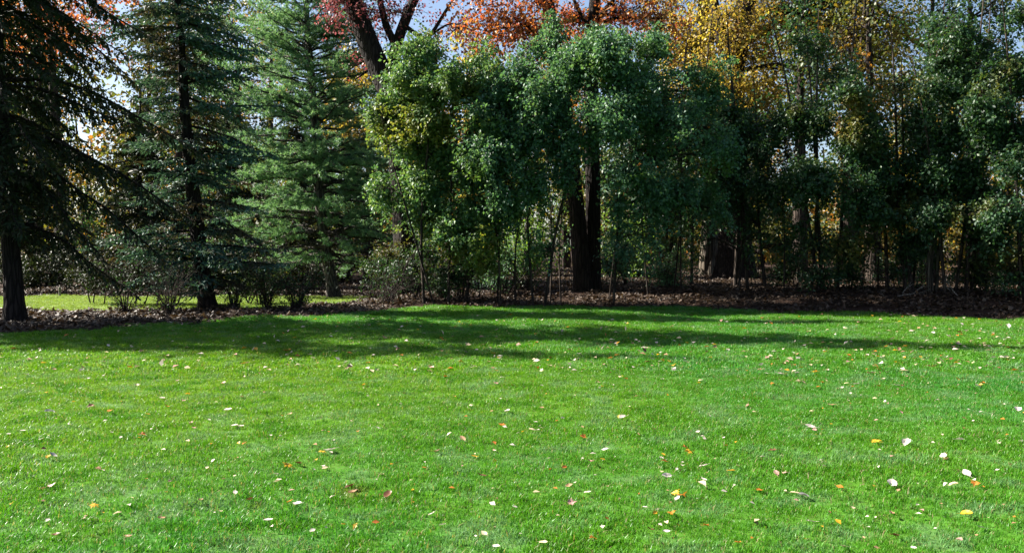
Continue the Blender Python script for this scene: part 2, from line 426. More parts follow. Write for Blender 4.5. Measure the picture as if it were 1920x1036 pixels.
def grass_tuft(n, half, hmin, hmax, w):
    k = max(6, n // 7); kx, ky = rng.uniform(-half, half, k), rng.uniform(-half, half, k); q = rng.randint(0, k, n)
    x, y = kx[q] + rng.normal(0, .026, n), ky[q] + rng.normal(0, .026, n)
    kh = rng.uniform(.75, 1.2, k)[q]
    h = kh * rng.uniform(hmin, hmax, n); a = rng.uniform(0, 2 * PI, n); ln = rng.uniform(0.15, 1.1, n) * h
    d = np.stack([np.cos(a), np.sin(a), np.zeros(n)], 1); s = np.stack([-np.sin(a), np.cos(a), np.zeros(n)], 1)
    base = np.stack([x, y, np.full(n, -0.01)], 1)
    ww = (w * rng.uniform(0.7, 1.3, n))[:, None] * 0.5
    midp = base + d * (ln * 0.3)[:, None] + np.array([0, 0, 1.]) * (h * 0.6)[:, None]
    tip = base + d * ln[:, None] + np.array([0, 0, 1.]) * (h * (1 - 0.2 * (ln / h) ** 2))[:, None]
    tw = rng.normal(0, 0.5, (n, 1)); s2 = unit(s + d * tw)
    V = np.stack([base - s * ww, base + s * ww, midp + s2 * ww * .85, midp - s2 * ww * .85, tip], 1).reshape(-1, 3)
    k = np.arange(n)[:, None] * 5
    F = np.concatenate([k + np.array([[0, 1, 2]]), k + np.array([[0, 2, 3]]), k + np.array([[3, 2, 4]])])
    return V, [(F, 0)]

def jitter_grid(x0, x1, y0, y1, step):
    x, y = np.meshgrid(np.arange(x0, x1, step), np.arange(y0, y1, step))
    x = x.ravel() + rng.uniform(-.4, .4, x.size) * step; y = y.ravel() + rng.uniform(-.4, .4, y.size) * step
    return x, y
tufts = [grass_tuft(620, .22, .014, .046, .0046), grass_tuft(620, .22, .016, .050, .0044), grass_tuft(560, .22, .014, .055, .0046),
         grass_tuft(520, .34, .020, .055, .0080), grass_tuft(520, .34, .020, .060, .0080)]
PT, VR = [], []
def in_view(x, y, side): return np.abs(x) < y * 0.60 + side
x, y = jitter_grid(-11, 11, 2.6, 11.5, .225); ok = in_view(x, y, 3.6) & is_lawn(x, y)
PT.append(np.stack([x, y], 1)[ok]); VR.append(rng.randint(0, 3, ok.sum()))
x, y = jitter_grid(-20, 21, 11.4, 27, .33); ok = in_view(x, y, 4.5) & is_lawn(x, y + 0.15)
PT.append(np.stack([x, y], 1)[ok]); VR.append(rng.randint(3, 5, ok.sum()))
x, y = jitter_grid(-24, -3.5, 22, 34, .42); ok = in_view(x, y, 2.5) & is_far_lawn(x, y)
PT.append(np.stack([x, y], 1)[ok]); VR.append(rng.randint(3, 5, ok.sum()))
PT = np.vstack(PT); VR = np.concatenate(VR); n = len(PT)
pts = np.column_stack([PT, gz(PT[:, 0], PT[:, 1])])
sz = np.clip(1.0 + 0.14 * wob(pts, 2.2) + rng.normal(0, .08, n), .75, 1.4)
scatter('lawn_grass', [M['grass']], tufts, pts, np.column_stack([rng.normal(0, .03, (n, 2)), rng.uniform(0, 2 * PI, n)]), sz, VR,
        'short sunlit green grass covering the whole mown lawn', 'grass')

def litter_tuft(n, half, lmin, lmax):
    b = B()
    c = np.column_stack([rng.uniform(-half, half, (n, 2)), rng.uniform(0.0, 0.05, n)])
    t = np.column_stack([rng.normal(size=(n, 2)), rng.normal(0, .35, n)])
    nn = np.column_stack([rng.normal(0, .45, (n, 2)), np.ones(n)])
    L = rng.uniform(lmin, lmax, n); leaves(b, c, t, nn, L, L * rng.uniform(.6, .95, n), 0, rng.uniform(-.3, .3))
    return b.v[0], [(b.f[0][0], 0)]
tufts = [litter_tuft(60, .3, .06, .12) for _ in range(4)]
x, y = jitter_grid(-20, 24, 14, 48, .40)
dE = y - edge_y(x)
ok = (dE > -.55) & ~is_far_lawn(x, y + .2) & in_view(x, y, 3) & (rng.rand(len(x)) < np.where(dE < 0.0, .10, np.where(dE < 1.2, .5, .92)))  # litter thinned along the front edge, bare dark soil imitates shade there
x, y = x[ok], y[ok]; n = len(x)
pts = np.column_stack([x, y, gz(x, y)])
scatter('leaf_litter', [M['litter']], tufts, pts, np.column_stack([rng.normal(0, .08, (n, 2)), rng.uniform(0, 2 * PI, n)]),
        rng.uniform(.8, 1.2, n), rng.randint(0, 4, n), 'brown and tan fallen leaves lying thick under the trees', 'leaf litter')

# ------------------------------------------------------------------ conifers
def face_scale(az, front):               # branches towards the lawn (-y) kept short where the trunk shows
    f = np.maximum(0, -math.sin(az))
    return 1 - (1 - front) * f ** 2
def spruce(name, label, base, height, lean, r_base, rad, z0, z1, dz, nb, droop, mat, bark, front=1.0, twig=(.10, .028), side=.42, hang=.5,
           group=None, seed=0, gap=0.0, sub=.075, west=1.0):
    global rng
    rng = np.random.RandomState(100 + seed)
    base = np.array([base[0], base[1], float(gz(base[0], base[1]))])
    root = thing(name, label, 'tree', tuple(base), group)
    path = spline([np.array([0, 0, -.15])] + [np.array(p, float) for p in lean], 26)
    tb = B(); tube(tb, path, [r_base, r_base * .85, r_base * .55, r_base * .25, .02], 14, 0, .05, 8, .45, .7)
    cb = B(); p0s, p1s, r0s, r1s = [], [], [], []
    bb, bd, bl = [], [], []
    z = z0
    while z < z1:
        t = np.interp(z, path[:, 2], np.arange(len(path)))
        cx, cy = np.interp(t, np.arange(len(path)), path[:, 0]), np.interp(t, np.arange(len(path)), path[:, 1])
        a0 = rng.uniform(0, 2 * PI)
        for q in range(nb):
            az = a0 + q * 2 * PI / nb + rng.normal(0, .25)
            if rng.rand() < gap: continue
            L = rad(z) * rng.uniform(.42, 1.15) * face_scale(az, front)
            if L < .12: continue
            zz = z + rng.uniform(-.5, .5) * dz
            s = np.linspace(0, 1, 9)
            up, dn, tip = droop; up = up + rng.normal(0, .11); dn = dn * rng.uniform(.75, 1.25)
            pl = np.stack([cx + np.cos(az) * L * s, cy + np.sin(az) * L * s, zz + L * (up * s - dn * s ** 2 + tip * s ** 3)], 1)
            pl[:, :2] += np.cumsum(rng.normal(0, .02, (9, 2)), 0) * L
            p0s.append(pl[:-1]); p1s.append(pl[1:])
            rr = (0.010 + 0.012 * L) * (1 - .85 * s) + .003
            r0s.append(rr[:-1]); r1s.append(rr[1:])
            nsub = max(4, int(L / sub))
            ss = np.linspace(.14, 1, nsub) + rng.normal(0, .01, nsub); ss = np.clip(ss, 0, 1)
            pb_ = np.stack([np.interp(ss, s, pl[:, k]) for k in range(3)], 1)
            tg = np.gradient(pl, axis=0); td = unit(np.stack([np.interp(ss, s, tg[:, k]) for k in range(3)], 1))
            sd = np.cross(td, [0, 0, 1.]); sg = np.where(np.arange(nsub) % 2, 1, -1)[:, None]
            d = unit(td * rng.uniform(.4, .9, (nsub, 1)) + sd * sg * rng.uniform(.5, 1.1, (nsub, 1)) + np.array([0, 0, -1.]) * hang * rng.uniform(.3, 1.2, (nsub, 1)))
            ln = (side * L ** .5 * (1.08 - ss) + .10) * rng.uniform(.6, 1.15, nsub)
            bb.append(pb_); bd.append(d); bl.append(ln)
        z += dz * rng.uniform(.75, 1.25)
    prisms(tb, np.vstack(p0s), np.vstack(p1s), np.concatenate(r0s), np.concatenate(r1s), 0)
    bb, bd, bl = np.vstack(bb), np.vstack(bd), np.concatenate(bl)
    prisms(cb, bb, bb + bd * bl[:, None], .005, .002, 1)
    k = np.maximum(2, (bl / .055).astype(int)); idx = np.repeat(np.arange(len(bb)), k)
    u = (np.arange(len(idx)) - np.repeat(np.cumsum(k) - k, k)) / np.repeat(k, k)
    c = bb[idx] + bd[idx] * (bl[idx] * u)[:, None]; n = len(c)
    t = unit(bd[idx] + rng.normal(0, .48, (n, 3)))
    leaves(cb, c, t, rng.normal(size=(n, 3)) + [0, 0, .8], rng.uniform(.7, 1.3, n) * twig[0], rng.uniform(.7, 1.3, n) * twig[1], 0, .3)
    tb.build('trunk', [bark], root); cb.build('crown', [mat, M['twig']], root)
    return root

def rel(base, pts):                      # photo points along a trunk -> offsets from the base
    g = np.array([base[0], base[1], float(gz(base[0], base[1]))])
    return [P(*p) - g for p in pts]

# leftmost spruce: its long shadow lies across the lawn
bA = G(30, 602)
spr = spruce('spruce_tree', 'dark drooping spruce with thick black trunk at the left edge of the lawn', bA, 17,
             [P(12, 330, bA[1]) - [bA[0], bA[1], 0], P(-5, 60, bA[1]) - [bA[0], bA[1], 0], (-.35, .1, 12), (-.3, .1, 17.2)], .205,
             lambda z: np.interp(z, [0, 2, 3, 4, 6, 9, 13, 17], [1.2, 1.6, 3.0, 3.7, 3.4, 2.7, 1.5, .1]), 2.35, 17, .42, 6, (.10, .95, .38), M['norway'], M['bark_dark'],
             front=.75, hang=.95, side=.55, seed=1, gap=.04, twig=(.15, .055), sub=.058, group='drooping spruces along the left side of the lawn')
dup(spr, (-17.2, 18.4, float(gz(-17.2, 18.4))), 2.1, 'dark drooping spruce beyond the thick black trunk, out past the lawn corner', 0.92)
dup(spr, (-23.5, 20.8, float(gz(-23.5, 20.8))), 4.0, 'outermost dark drooping spruce of the row at the lawn corner', 1.0)

bB = G(392, 580)
spruce('blue_spruce', 'blue green spruce with slim leaning bare lower trunk beside the white pine', bB, 13,
       rel(bB, [(370, 430, bB[1]), (350, 250, bB[1]), (338, 60, bB[1])]) + [(-.9, .2, 10), (-.9, .2, 13)], .21,
       lambda z: np.interp(z, [0, .5, 1.2, 2, 4, 7, 10, 13], [1.8, 2.3, 2.9, 2.7, 2.4, 2.3, 1.3, .1]), .75, 12.8, .33, 6, (.12, .42, .22), M['blue'], M['bark_dark'],
       front=.42, hang=.4, side=.52, seed=2, gap=.06, twig=(.13, .048), sub=.05)

def pine(name, label, base, lean, r_base, rad, z0, z1, dz, nb, mat, bark, front, seed):
    global rng
    rng = np.random.RandomState(100 + seed)
    base = np.array([base[0], base[1], float(gz(base[0], base[1]))])
    root = thing(name, label, 'tree', tuple(base))
    path = spline([np.array([0, 0, -.15])] + [np.array(p, float) for p in lean], 26)
    tb = B(); tube(tb, path, [r_base, r_base * .85, r_base * .6, r_base * .3, .03], 14, 0, .05, 7, .5, .6)
    cb = B(); p0, p1, r0, r1 = [], [], [], []; tc, td = [], []
    z = z0
    while z < z1:
        t = np.interp(z, path[:, 2], np.arange(len(path)))
        cx, cy = np.interp(t, np.arange(len(path)), path[:, 0]), np.interp(t, np.arange(len(path)), path[:, 1])
        a0 = rng.uniform(0, 2 * PI)
        for q in range(nb):
            az = a0 + q * 2 * PI / nb + rng.normal(0, .3)
            L = rad(z) * rng.uniform(.6, 1.12) * face_scale(az, front)
            dead = z < z0 + 1.6 and rng.rand() < .45
            s = np.linspace(0, 1, 8)
            lift = rng.uniform(.0, .35) + (.2 if z > 6 else -.08)
            pl = np.stack([cx + np.cos(az) * L * s, cy + np.sin(az) * L * s, z + rng.uniform(-.15, .15) + L * (lift * s - .30 * s ** 2 + .2 * s ** 3)], 1)
            pl[1:] += np.cumsum(rng.normal(0, .022, (7, 3)), 0) * L
            p0.append(pl[:-1]); p1.append(pl[1:]); rr = (.012 + .011 * L) * (1 - .85 * s) + .004; r0.append(rr[:-1]); r1.append(rr[1:])
            ns = max(3, int(L / .13))
            for u in np.linspace(.18, 1, ns):
                pb_ = np.array([np.interp(u, s, pl[:, k]) for k in range(3)])
                dirv = unit(pl[min(7, int(u * 7) + 1)] - pl[max(0, int(u * 7) - 1)])
                sd = np.cross(dirv, [0, 0, 1.]) * rng.choice([-1, 1])
                d = unit(dirv * rng.uniform(.3, 1) + sd * rng.uniform(.3, 1.1) + np.array([0, 0, 1.]) * rng.normal(.12, .25))
                ln = (.28 * L ** .5 * (1.15 - u) + .14) * rng.uniform(.7, 1.2)
                e = pb_ + d * ln
                p0.append(pb_[None]); p1.append(e[None]); r0.append([.006]); r1.append([.003])
                if dead: continue
                for w in np.linspace(.35, 1, max(2, int(ln / .075))):
                    tc.append(pb_ + (e - pb_) * w + rng.normal(0, .025, 3)); td.append(d + rng.normal(0, .25, 3))
        z += dz * rng.uniform(.7, 1.3)
    prisms(tb, np.vstack(p0), np.vstack(p1), np.concatenate(r0), np.concatenate(r1))
    tc, td = np.array(tc), unit(np.array(td)); K = 15
    c = np.repeat(tc, K, 0); t = unit(np.repeat(td, K, 0) * .75 + rng.normal(0, .62, (len(c), 3)) + [0, 0, .05])
    spikes(cb, c, t, rng.uniform(.09, .17, len(c)), .018)
    tb.build('trunk', [bark], root); cb.build('crown', [mat], root)
    print('pine needles', len(c))
    return root
bC = P(628, 557, 31.5)[:2]
pine('white_pine', 'soft green white pine with grey trunk and bare lower branches left of the leaning trunk', bC,
     rel(bC, [(603, 410, bC[1]), (590, 230, bC[1]), (575, 30, bC[1])]) + [(-1.0, .3, 11), (-1.0, .3, 13)], .21,
     lambda z: np.interp(z, [0, 1.2, 2, 3, 5, 7.5, 10, 13], [1.3, 3.1, 4.4, 4.6, 4.3, 3.9, 2.8, .3]), 1.3, 12.8, .32, 8, M['pine'], M['bark_pine'], .38, 3)

# ------------------------------------------------------------------ broadleaved trees
def lobe(px, py, d, rx, ry, rd, n): return (P(px, py, d), (rx * d / FPX, rd, ry * d / FPX), n)
def broad_tree(name, label, base, stems, lobes, mat, bark, leaf=(.075, .05), per=26, spread=.20, cat='tree', group=None, seed=0,
               gap=-.25, gap_scale=1.1, shell=.45, twigs=True, limb_r=.045, ridges=.0, flare=.0, sides=10, flare_h=.8, limbs=True, droop=.35, thin=1.0, boughs=0):
    global rng
    rng = np.random.RandomState(500 + seed)
    g = np.array([base[0], base[1], float(gz(base[0], base[1]))])
    root = thing(name, label, cat, tuple(g), group)
    tb, cb = B(), B()
    nodes, nrad = [], []
    for pts, rads in stems:
        pts = [np.asarray(p, float) for p in pts]
        if pts[0][2] < g[2] + .5: pts[0] = np.array([pts[0][0], pts[0][1], float(gz(pts[0][0], pts[0][1])) - .12])
        path = spline(pts, max(8, 5 * len(pts)))
        big = max(rads) > .12
        tube(tb, path, rads, (26 if ridges > .05 else 16) if big else sides, 0, ridges if big else 0, 9, flare if pts[0][2] < g[2] + .5 else 0, flare_h)
        nodes.append(path); nrad.append(np.interp(np.linspace(0, 1, len(path)), np.linspace(0, 1, len(rads)), rads))
    nodes = np.vstack(nodes); nrad = np.concatenate(nrad)
    if boughs:                           # each mass of the crown breaks into boughs that stand apart in depth
        L2 = []
        for (c, r, n) in lobes:
            for q in range(boughs):
                v = unit(rng.normal(size=3)) * [.75, 1.0, .75]
                L2.append((np.array(c) + v * r * rng.uniform(.5, .95), np.array(r) * rng.uniform(.42, .66, 3), int(n / boughs * rng.uniform(.6, 1.5))))
        lobes = L2
    p0, p1, r0, r1 = [], [], [], []
    C, OUT = [], []
    for (c, r, n) in lobes:
        r = np.array(r) * [1, thin, 1]
        if limbs:
            low = nodes[:, 2] < c[2] + .1
            dist = np.linalg.norm((nodes - c) * [1, 1, .8], axis=1) + np.where(low, 0, 3)
            k = int(dist.argmin()); L = np.linalg.norm(c - nodes[k])
            mid = (nodes[k] + c) / 2 + [0, 0, .10 * L] + rng.normal(0, .06, 3) * L
            ctrl = spline([nodes[k], mid, c + rng.normal(0, .1, 3)], 8)
            lr = min(limb_r + .012 * L, nrad[k] * .75)
            tube(tb, ctrl, [lr, lr * .35], 6)
        m_ = int(n * 2.6) + 6
        v = unit(rng.normal(size=(m_, 3))); rad = rng.uniform(0, 1, m_) ** shell
        p = c + v * rad[:, None] * r * (1 + .38 * wob(v * 2.2 + c, 1.5)[:, None])
        keep = wob(p, gap_scale) > gap
        p, v = p[keep][:n], v[keep][:n]
        zok = p[:, 2] > gz(p[:, 0], p[:, 1]) + .12
        p, v = p[zok], v[zok]
        if twigs and limbs:
            ki = rng.randint(2, 8, len(p)); st = ctrl[ki]
            mid = st * .45 + p * .55 + [0, 0, .08] + rng.normal(0, .06, p.shape)
            p0 += [st, mid]; p1 += [mid, p]; r0 += [np.full(len(p), .011), np.full(len(p), .006)]; r1 += [np.full(len(p), .006), np.full(len(p), .002)]
        C.append(p); OUT.append(v)
    if p0: prisms(tb, np.vstack(p0), np.vstack(p1), np.concatenate(r0), np.concatenate(r1))
    C, OUT = np.vstack(C), np.vstack(OUT)
    # each cluster is a short arching spray with leaves along it
    nC = len(C)
    sprd = unit(OUT + rng.normal(0, .7, (nC, 3)) + [0, 0, -.15])
    idx = np.repeat(np.arange(nC), per); n = len(idx)
    u = rng.uniform(-1, 1, n)
    c = C[idx] + sprd[idx] * (u * spread * 1.7)[:, None] + rng.normal(0, spread * .30, (n, 3)) * (1.25 - u[:, None] * .5)
    c[:, 2] -= .5 * spread * (u + .2) ** 2
    nn = OUT[idx] * .45 + np.array([0, 0, .75]) + rng.normal(0, .6, (n, 3))
    t = rng.normal(0, .7, (n, 3)) + sprd[idx] * .5 + [0, 0, -droop]
    s = rng.uniform(.6, 1.2, n)
    ok = c[:, 2] > gz(c[:, 0], c[:, 1]) + .03
    leaves(cb, c[ok], t[ok], nn[ok], (leaf[0] * s)[ok], (leaf[1] * s)[ok], 0, .18)
    tb.build('trunk', [bark], root, g); cb.build('crown', [mat], root, g)
    print(name, 'leaves', int(ok.sum()))
    return root

# big leaning trunk with its fork, burgundy leaves high up
d = 28.6
broad_tree('maple_tree', 'big dark leaning forked trunk with sparse burgundy leaves behind the bushy tree', P(770, 545, d)[:2],
           [([P(772, 550, d), P(755, 380, d), P(738, 205, d), P(690, 80, d), P(632, -70, d), P(560, -260, d)], [.42, .38, .36, .33, .28, .2]),
            ([P(738, 205, d), P(737, 130, d), P(752, 60, d), P(790, -30, d), P(850, -160, d)], [.24, .2, .17, .14, .08]),
            ([P(744, 90, d), P(722, 40, d), P(705, -40, d)], [.13, .11, .07]),
            ([P(760, 50, d), P(800, 70, d - .2), P(840, 15, d - .2), P(880, -40, d)], [.08, .06, .05, .03]),
            ([P(800, 72, d - .2), P(845, 45, d), P(890, 60, d)], [.045, .03, .015]),
            ([P(740, 150, d), P(700, 130, d + .5), P(665, 150, d + .6)], [.07, .05, .02])],
           [lobe(680, 20, d - .3, 60, 45, 1.0, 60), lobe(640, -10, d - .6, 50, 60, .6, 70), lobe(745, 20, d, 70, 40, 1.2, 35), lobe(700, 110, d + 1, 60, 40, .8, 30),
            lobe(860, 60, d + 1.5, 60, 45, 1, 45), lobe(600, -160, d, 120, 70, 1.5, 40), lobe(800, -170, d, 120, 70, 1.5, 25)],
           M['red'], M['bark_dark'], leaf=(.10, .085), per=12, spread=.24, seed=4, ridges=.05, flare=.5, gap=-.1)

def wlobe(px, py, dd, *a): return lobe(px, py, 25.0 - (px - 700) * .0036 + (dd - 24.2) * .7, *a)    # the front of the mass comes nearer towards the right
# bushy tree on the left of the thicket, full sun
d = 24.2
broad_tree('bushy_tree', 'bushy small tree with yellowing bright green leaves right of the white pine', (P(800, 550, d + .2)[0], d + .2),
           [([P(795, 552, d + .2), P(790, 430, d), P(800, 300, d), P(815, 150, d), P(820, 70, d)], [0.042, 0.036, 0.030, 0.021, 0.006]),
            ([P(840, 552, d + .7), P(845, 420, d + .2), P(850, 300, d), P(880, 190, d)], [0.036, 0.030, 0.021, 0.006]),
            ([P(815, 552, d + .2), P(770, 420, d - .2), P(735, 300, d), P(715, 220, d)], [0.030, 0.024, 0.018, 0.006])],
           [wlobe(805, 110, d, 60, 60, 1.1, 190), wlobe(760, 160, d, 55, 60, 1., 170), wlobe(845, 190, d, 80, 70, 1.3, 220), wlobe(725, 230, d - .3, 52, 62, .9, 240),
            wlobe(790, 270, d - .5, 75, 70, 1.2, 230), wlobe(870, 300, d - .4, 80, 75, 1.3, 240), wlobe(760, 350, d - .2, 75, 80, 1.1, 300), wlobe(930, 250, d - .5, 80, 90, 1.1, 240), wlobe(900, 140, d, 65, 60, 1.1, 150), wlobe(960, 190, d, 60, 60, 1., 120), wlobe(960, 340, d - .3, 70, 80, 1.0, 130),
            wlobe(840, 400, d - .3, 90, 70, 1.3, 280), wlobe(890, 420, d, 70, 70, 1.2, 130), wlobe(890, 480, d + .3, 60, 45, 1, 50)],
           M['lime'], M['bark_brown'], leaf=(.10, .072), per=30, spread=.18, seed=5, gap=-.3, boughs=6, shell=.6, limb_r=.02, gap_scale=1.15)

# blue-green tree in the middle, in front of the double trunk
d = 24.2
broad_tree('bushy_tree', 'broad bushy tree with glossy blue green leaves hiding the double black trunk', (P(1010, 548, d)[0], d),
           [([P(1000, 550, d), P(990, 430, d), P(985, 300, d), P(960, 180, d)], [0.036, 0.030, 0.024, 0.007]),
            ([P(1020, 550, d + .2), P(1045, 420, d), P(1080, 280, d - .2), P(1100, 150, d)], [0.042, 0.036, 0.027, 0.007]),
            ([P(1150, 548, d + .2), P(1160, 420, d), P(1190, 290, d), P(1200, 160, d)], [0.036, 0.030, 0.024, 0.007]),
            ([P(940, 550, d), P(930, 430, d), P(905, 320, d)], [0.024, 0.021, 0.012])],
           [wlobe(985, 115, d + .3, 55, 45, 1.1, 110), wlobe(1065, 95, d + .2, 60, 45, 1.1, 120), wlobe(1150, 90, d + .3, 60, 45, 1.1, 110), wlobe(1020, 60, d + .6, 50, 40, .9, 40), wlobe(1210, 75, d + .6, 60, 45, 1., 70), wlobe(930, 170, d + .3, 70, 70, 1.3, 190), wlobe(1010, 160, d, 90, 65, 1.4, 230), wlobe(1110, 130, d, 90, 60, 1.4, 230), wlobe(1200, 140, d + .4, 85, 70, 1.4, 200),
            wlobe(930, 270, d - .6, 90, 75, 1.3, 260), wlobe(1040, 250, d - .7, 100, 75, 1.4, 300), wlobe(1150, 240, d - .2, 100, 80, 1.4, 260), wlobe(1260, 240, d + .5, 70, 90, 1.3, 180),
            wlobe(950, 370, d - .3, 75, 60, 1.1, 130), wlobe(1040, 350, d - .3, 80, 50, 1.1, 120), wlobe(1180, 350, d, 90, 60, 1.2, 150), wlobe(1270, 370, d + .5, 70, 70, 1.2, 120), wlobe(1310, 160, d + 1.5, 55, 60, 1.1, 110), wlobe(1330, 270, d + 1.5, 55, 70, 1.1, 120), wlobe(1330, 380, d + 1.5, 55, 60, 1., 80),
            wlobe(1010, 460, d + .8, 60, 60, .9, 35), wlobe(1190, 450, d + .5, 70, 60, 1., 60)],
           M['bluegreen'], M['bark_brown'], leaf=(.10, .068), per=28, spread=.18, seed=6, gap=-.3, boughs=5, shell=.6, limb_r=.02, gap_scale=1.15)

# the double black trunk, orange-red crown above
d = 27.2
broad_tree('maple_tree', 'double black trunk maple with orange red leaves rising behind the blue green tree', (P(1100, 545, d)[0], d),
           [([P(1095, 548, d), P(1082, 400, d), P(1060, 220, d), P(1035, 60, d), P(1015, -120, d), P(1000, -300, d)], [.27, .25, .22, .19, .15, .06]),
            ([P(1112, 548, d + .3), P(1112, 400, d + .3), P(1110, 220, d + .3), P(1112, 60, d + .4), P(1125, -120, d + .4), P(1130, -300, d)], [.25, .23, .21, .19, .15, .06]),
            ([P(1110, 60, d + .4), P(1085, 20, d + .3), P(1060, -40, d + .2)], [.09, .06, .03]), ([P(1114, 45, d + .4), P(1150, 0, d), P(1190, -50, d)], [.09, .06, .03])],
           [lobe(920, 50, d, 70, 50, 1.5, 60), lobe(900, -20, d, 90, 60, 1.5, 60), lobe(990, 60, d, 80, 45, 1.4, 80), lobe(1000, 0, d - .5, 90, 60, 1.4, 60),
            lobe(1080, 40, d + .9, 80, 50, 1.2, 80), lobe(1170, 30, d, 80, 50, 1.4, 70), lobe(1240, 40, d, 60, 60, 1.3, 60), lobe(1100, -150, d, 200, 100, 2.5, 170), lobe(930, 200, d - .3, 40, 40, .8, 20)],
           M['orange'], M['bark_dark'], leaf=(.115, .095), per=16, spread=.26, seed=7, ridges=.045, flare=.2, gap=-.3, limb_r=.05)

# golden maple: pale ridged trunk beside the great flared one
d = 37.5
broad_tree('maple_tree', 'golden leaved maple with pale deeply ridged trunk left of the flared trunk', (P(1328, 518, d)[0], d),
           [([P(1328, 516, d), P(1332, 400, d), P(1338, 250, d), P(1325, 80, d), P(1318, -60, d), P(1310, -260, d)], [.36, .34, .32, .29, .24, .1])],
           [lobe(1290, 80, d - 1.6, 70, 80, 1.6, 260), lobe(1390, 40, d - 4, 80, 80, 1.3, 190), lobe(1350, 150, d - 4.2, 90, 70, 1.2, 170), lobe(1310, 220, d - 1.5, 60, 50, 1.2, 110),
            lobe(1440, 110, d, 80, 70, 2, 190), lobe(1480, 30, d, 90, 70, 2, 220), lobe(1250, -10, d, 60, 60, 1.6, 130), lobe(1380, -120, d, 240, 110, 4, 450)],
           M['yellow'], M['bark_grey'], leaf=(.125, .10), per=16, spread=.32, seed=8, ridges=.075, flare=.25, gap=.0, limb_r=.07)
d = 34.5
broad_tree('maple_tree', 'great dark trunk flaring wide at its foot with yellow leaves above', (P(1382, 522, d)[0], d),
           [([P(1380, 520, d), P(1378, 430, d), P(1376, 300, d), P(1372, 150, d), P(1400, 0, d), P(1430, -200, d)], [.60, .58, .52, .46, .36, .12]),
            ([P(1372, 150, d), P(1345, 40, d + .5), P(1320, -100, d + .6)], [.3, .22, .1])],
           [lobe(1560, 40, d + 2, 110, 70, 2.2, 230), lobe(1640, 90, d + 2, 80, 70, 2, 170), lobe(1540, 150, d + 2, 80, 60, 1.8, 90), lobe(1420, 200, d + .5, 70, 60, 1.5, 140),
            lobe(1600, -60, d + 1, 200, 80, 3, 250), lobe(1700, 50, d + 2, 70, 60, 1.6, 110), lobe(1780, 110, d + 3, 60, 60, 1.6, 60)],
           M['yellow'], M['bark_dark'], leaf=(.13, .105), per=15, spread=.32, seed=9, ridges=.05, flare=.75, flare_h=1.3, gap=-.15, limb_r=.06)

# thicket of dark green small trees along the right
def thicket(label, x, d, lobes, seed, mat='darkgreen', n_st=4, gap=-.25, name='thicket_tree'):
    r = np.random.RandomState(seed)
    g0 = P(x, 545, d); st = []
    for q in range(n_st):
        o = r.uniform(-.6, .6); l = r.normal(0, .5); h = r.uniform(5, 9.5)
        st.append(([(g0[0] + o, d + r.uniform(-.4, .5), 0.2), (g0[0] + o + l * .3, d, h * .35), (g0[0] + o * 1.4 + l * .6, d, h * .7), (g0[0] + o * 1.8 + l, d, h)],
                   [r.uniform(.035, .07), .045, .03, .01]))
    return broad_tree(name, label, (g0[0], d), st, [lobe(*q[:6], int(q[6] * (.5 if q[1] < 200 else .85 if q[1] < 420 else .4))) for q in lobes], M[mat], M['bark_brown'], leaf=(.105, .07), per=26, spread=.18,
                      seed=seed, gap=gap, boughs=3, shell=.6, limb_r=.02, gap_scale=1.2)
thicket('slender dark green tree overlapping the foot of the golden maple', 1415, 26.5,
        [(1400, 210, 26.3, 60, 60, 1.1, 150), (1440, 270, 26, 75, 60, 1.2, 200), (1370, 310, 26.5, 60, 60, 1, 110), (1450, 350, 26, 70, 60, 1.2, 150), (1330, 260, 27, 50, 80, 1, 90),
         (1400, 410, 26.4, 60, 55, 1, 70), (1300, 420, 26.5, 50, 60, 1, 90), (1345, 340, 26.8, 50, 70, 1, 120), (1400, 330, 26.8, 50, 60, 1, 110), (1470, 450, 26.2, 60, 60, 1, 90)], 21)
thicket('tall dark green tree whose top shows against blue sky gaps', 1555, 25.4,
        [(1510, 90, 25.5, 60, 50, 1, 95), (1580, 130, 25.3, 65, 55, 1.1, 110), (1540, 200, 25, 85, 65, 1.3, 240), (1600, 260, 25, 75, 65, 1.2, 220), (1520, 310, 24.8, 85, 65, 1.3, 260),
         (1590, 360, 24.8, 75, 65, 1.2, 220), (1530, 430, 25, 80, 60, 1.2, 180), (1600, 470, 25.2, 75, 60, 1.2, 160), (1520, 510, 25.3, 60, 30, .9, 60)], 22)
thicket('dark olive tangled tree with pale sticks lying at its foot', 1690, 25.0,
        [(1660, 190, 25.2, 60, 60, 1.1, 130), (1720, 240, 25, 75, 65, 1.2, 220), (1660, 300, 24.8, 75, 65, 1.2, 240), (1730, 350, 24.8, 75, 65, 1.2, 220), (1670, 400, 25, 75, 60, 1.2, 190),
         (1740, 450, 25.2, 70, 55, 1.1, 120), (1650, 480, 25.5, 60, 50, 1, 110)], 23)
thicket('tallest dark green tree standing at the right end of the thicket', 1800, 23.8,
        [(1780, 60, 24, 70, 50, 1.1, 160), (1830, 110, 23.8, 75, 60, 1.2, 190), (1770, 170, 23.8, 75, 60, 1.2, 230), (1830, 220, 23.6, 80, 65, 1.3, 260), (1780, 290, 23.4, 85, 70, 1.3, 270),
         (1850, 330, 23.3, 80, 65, 1.3, 240), (1790, 400, 23.5, 80, 65, 1.2, 190), (1850, 450, 23.6, 75, 60, 1.2, 170), (1790, 500, 24, 70, 40, 1.1, 90)], 24)
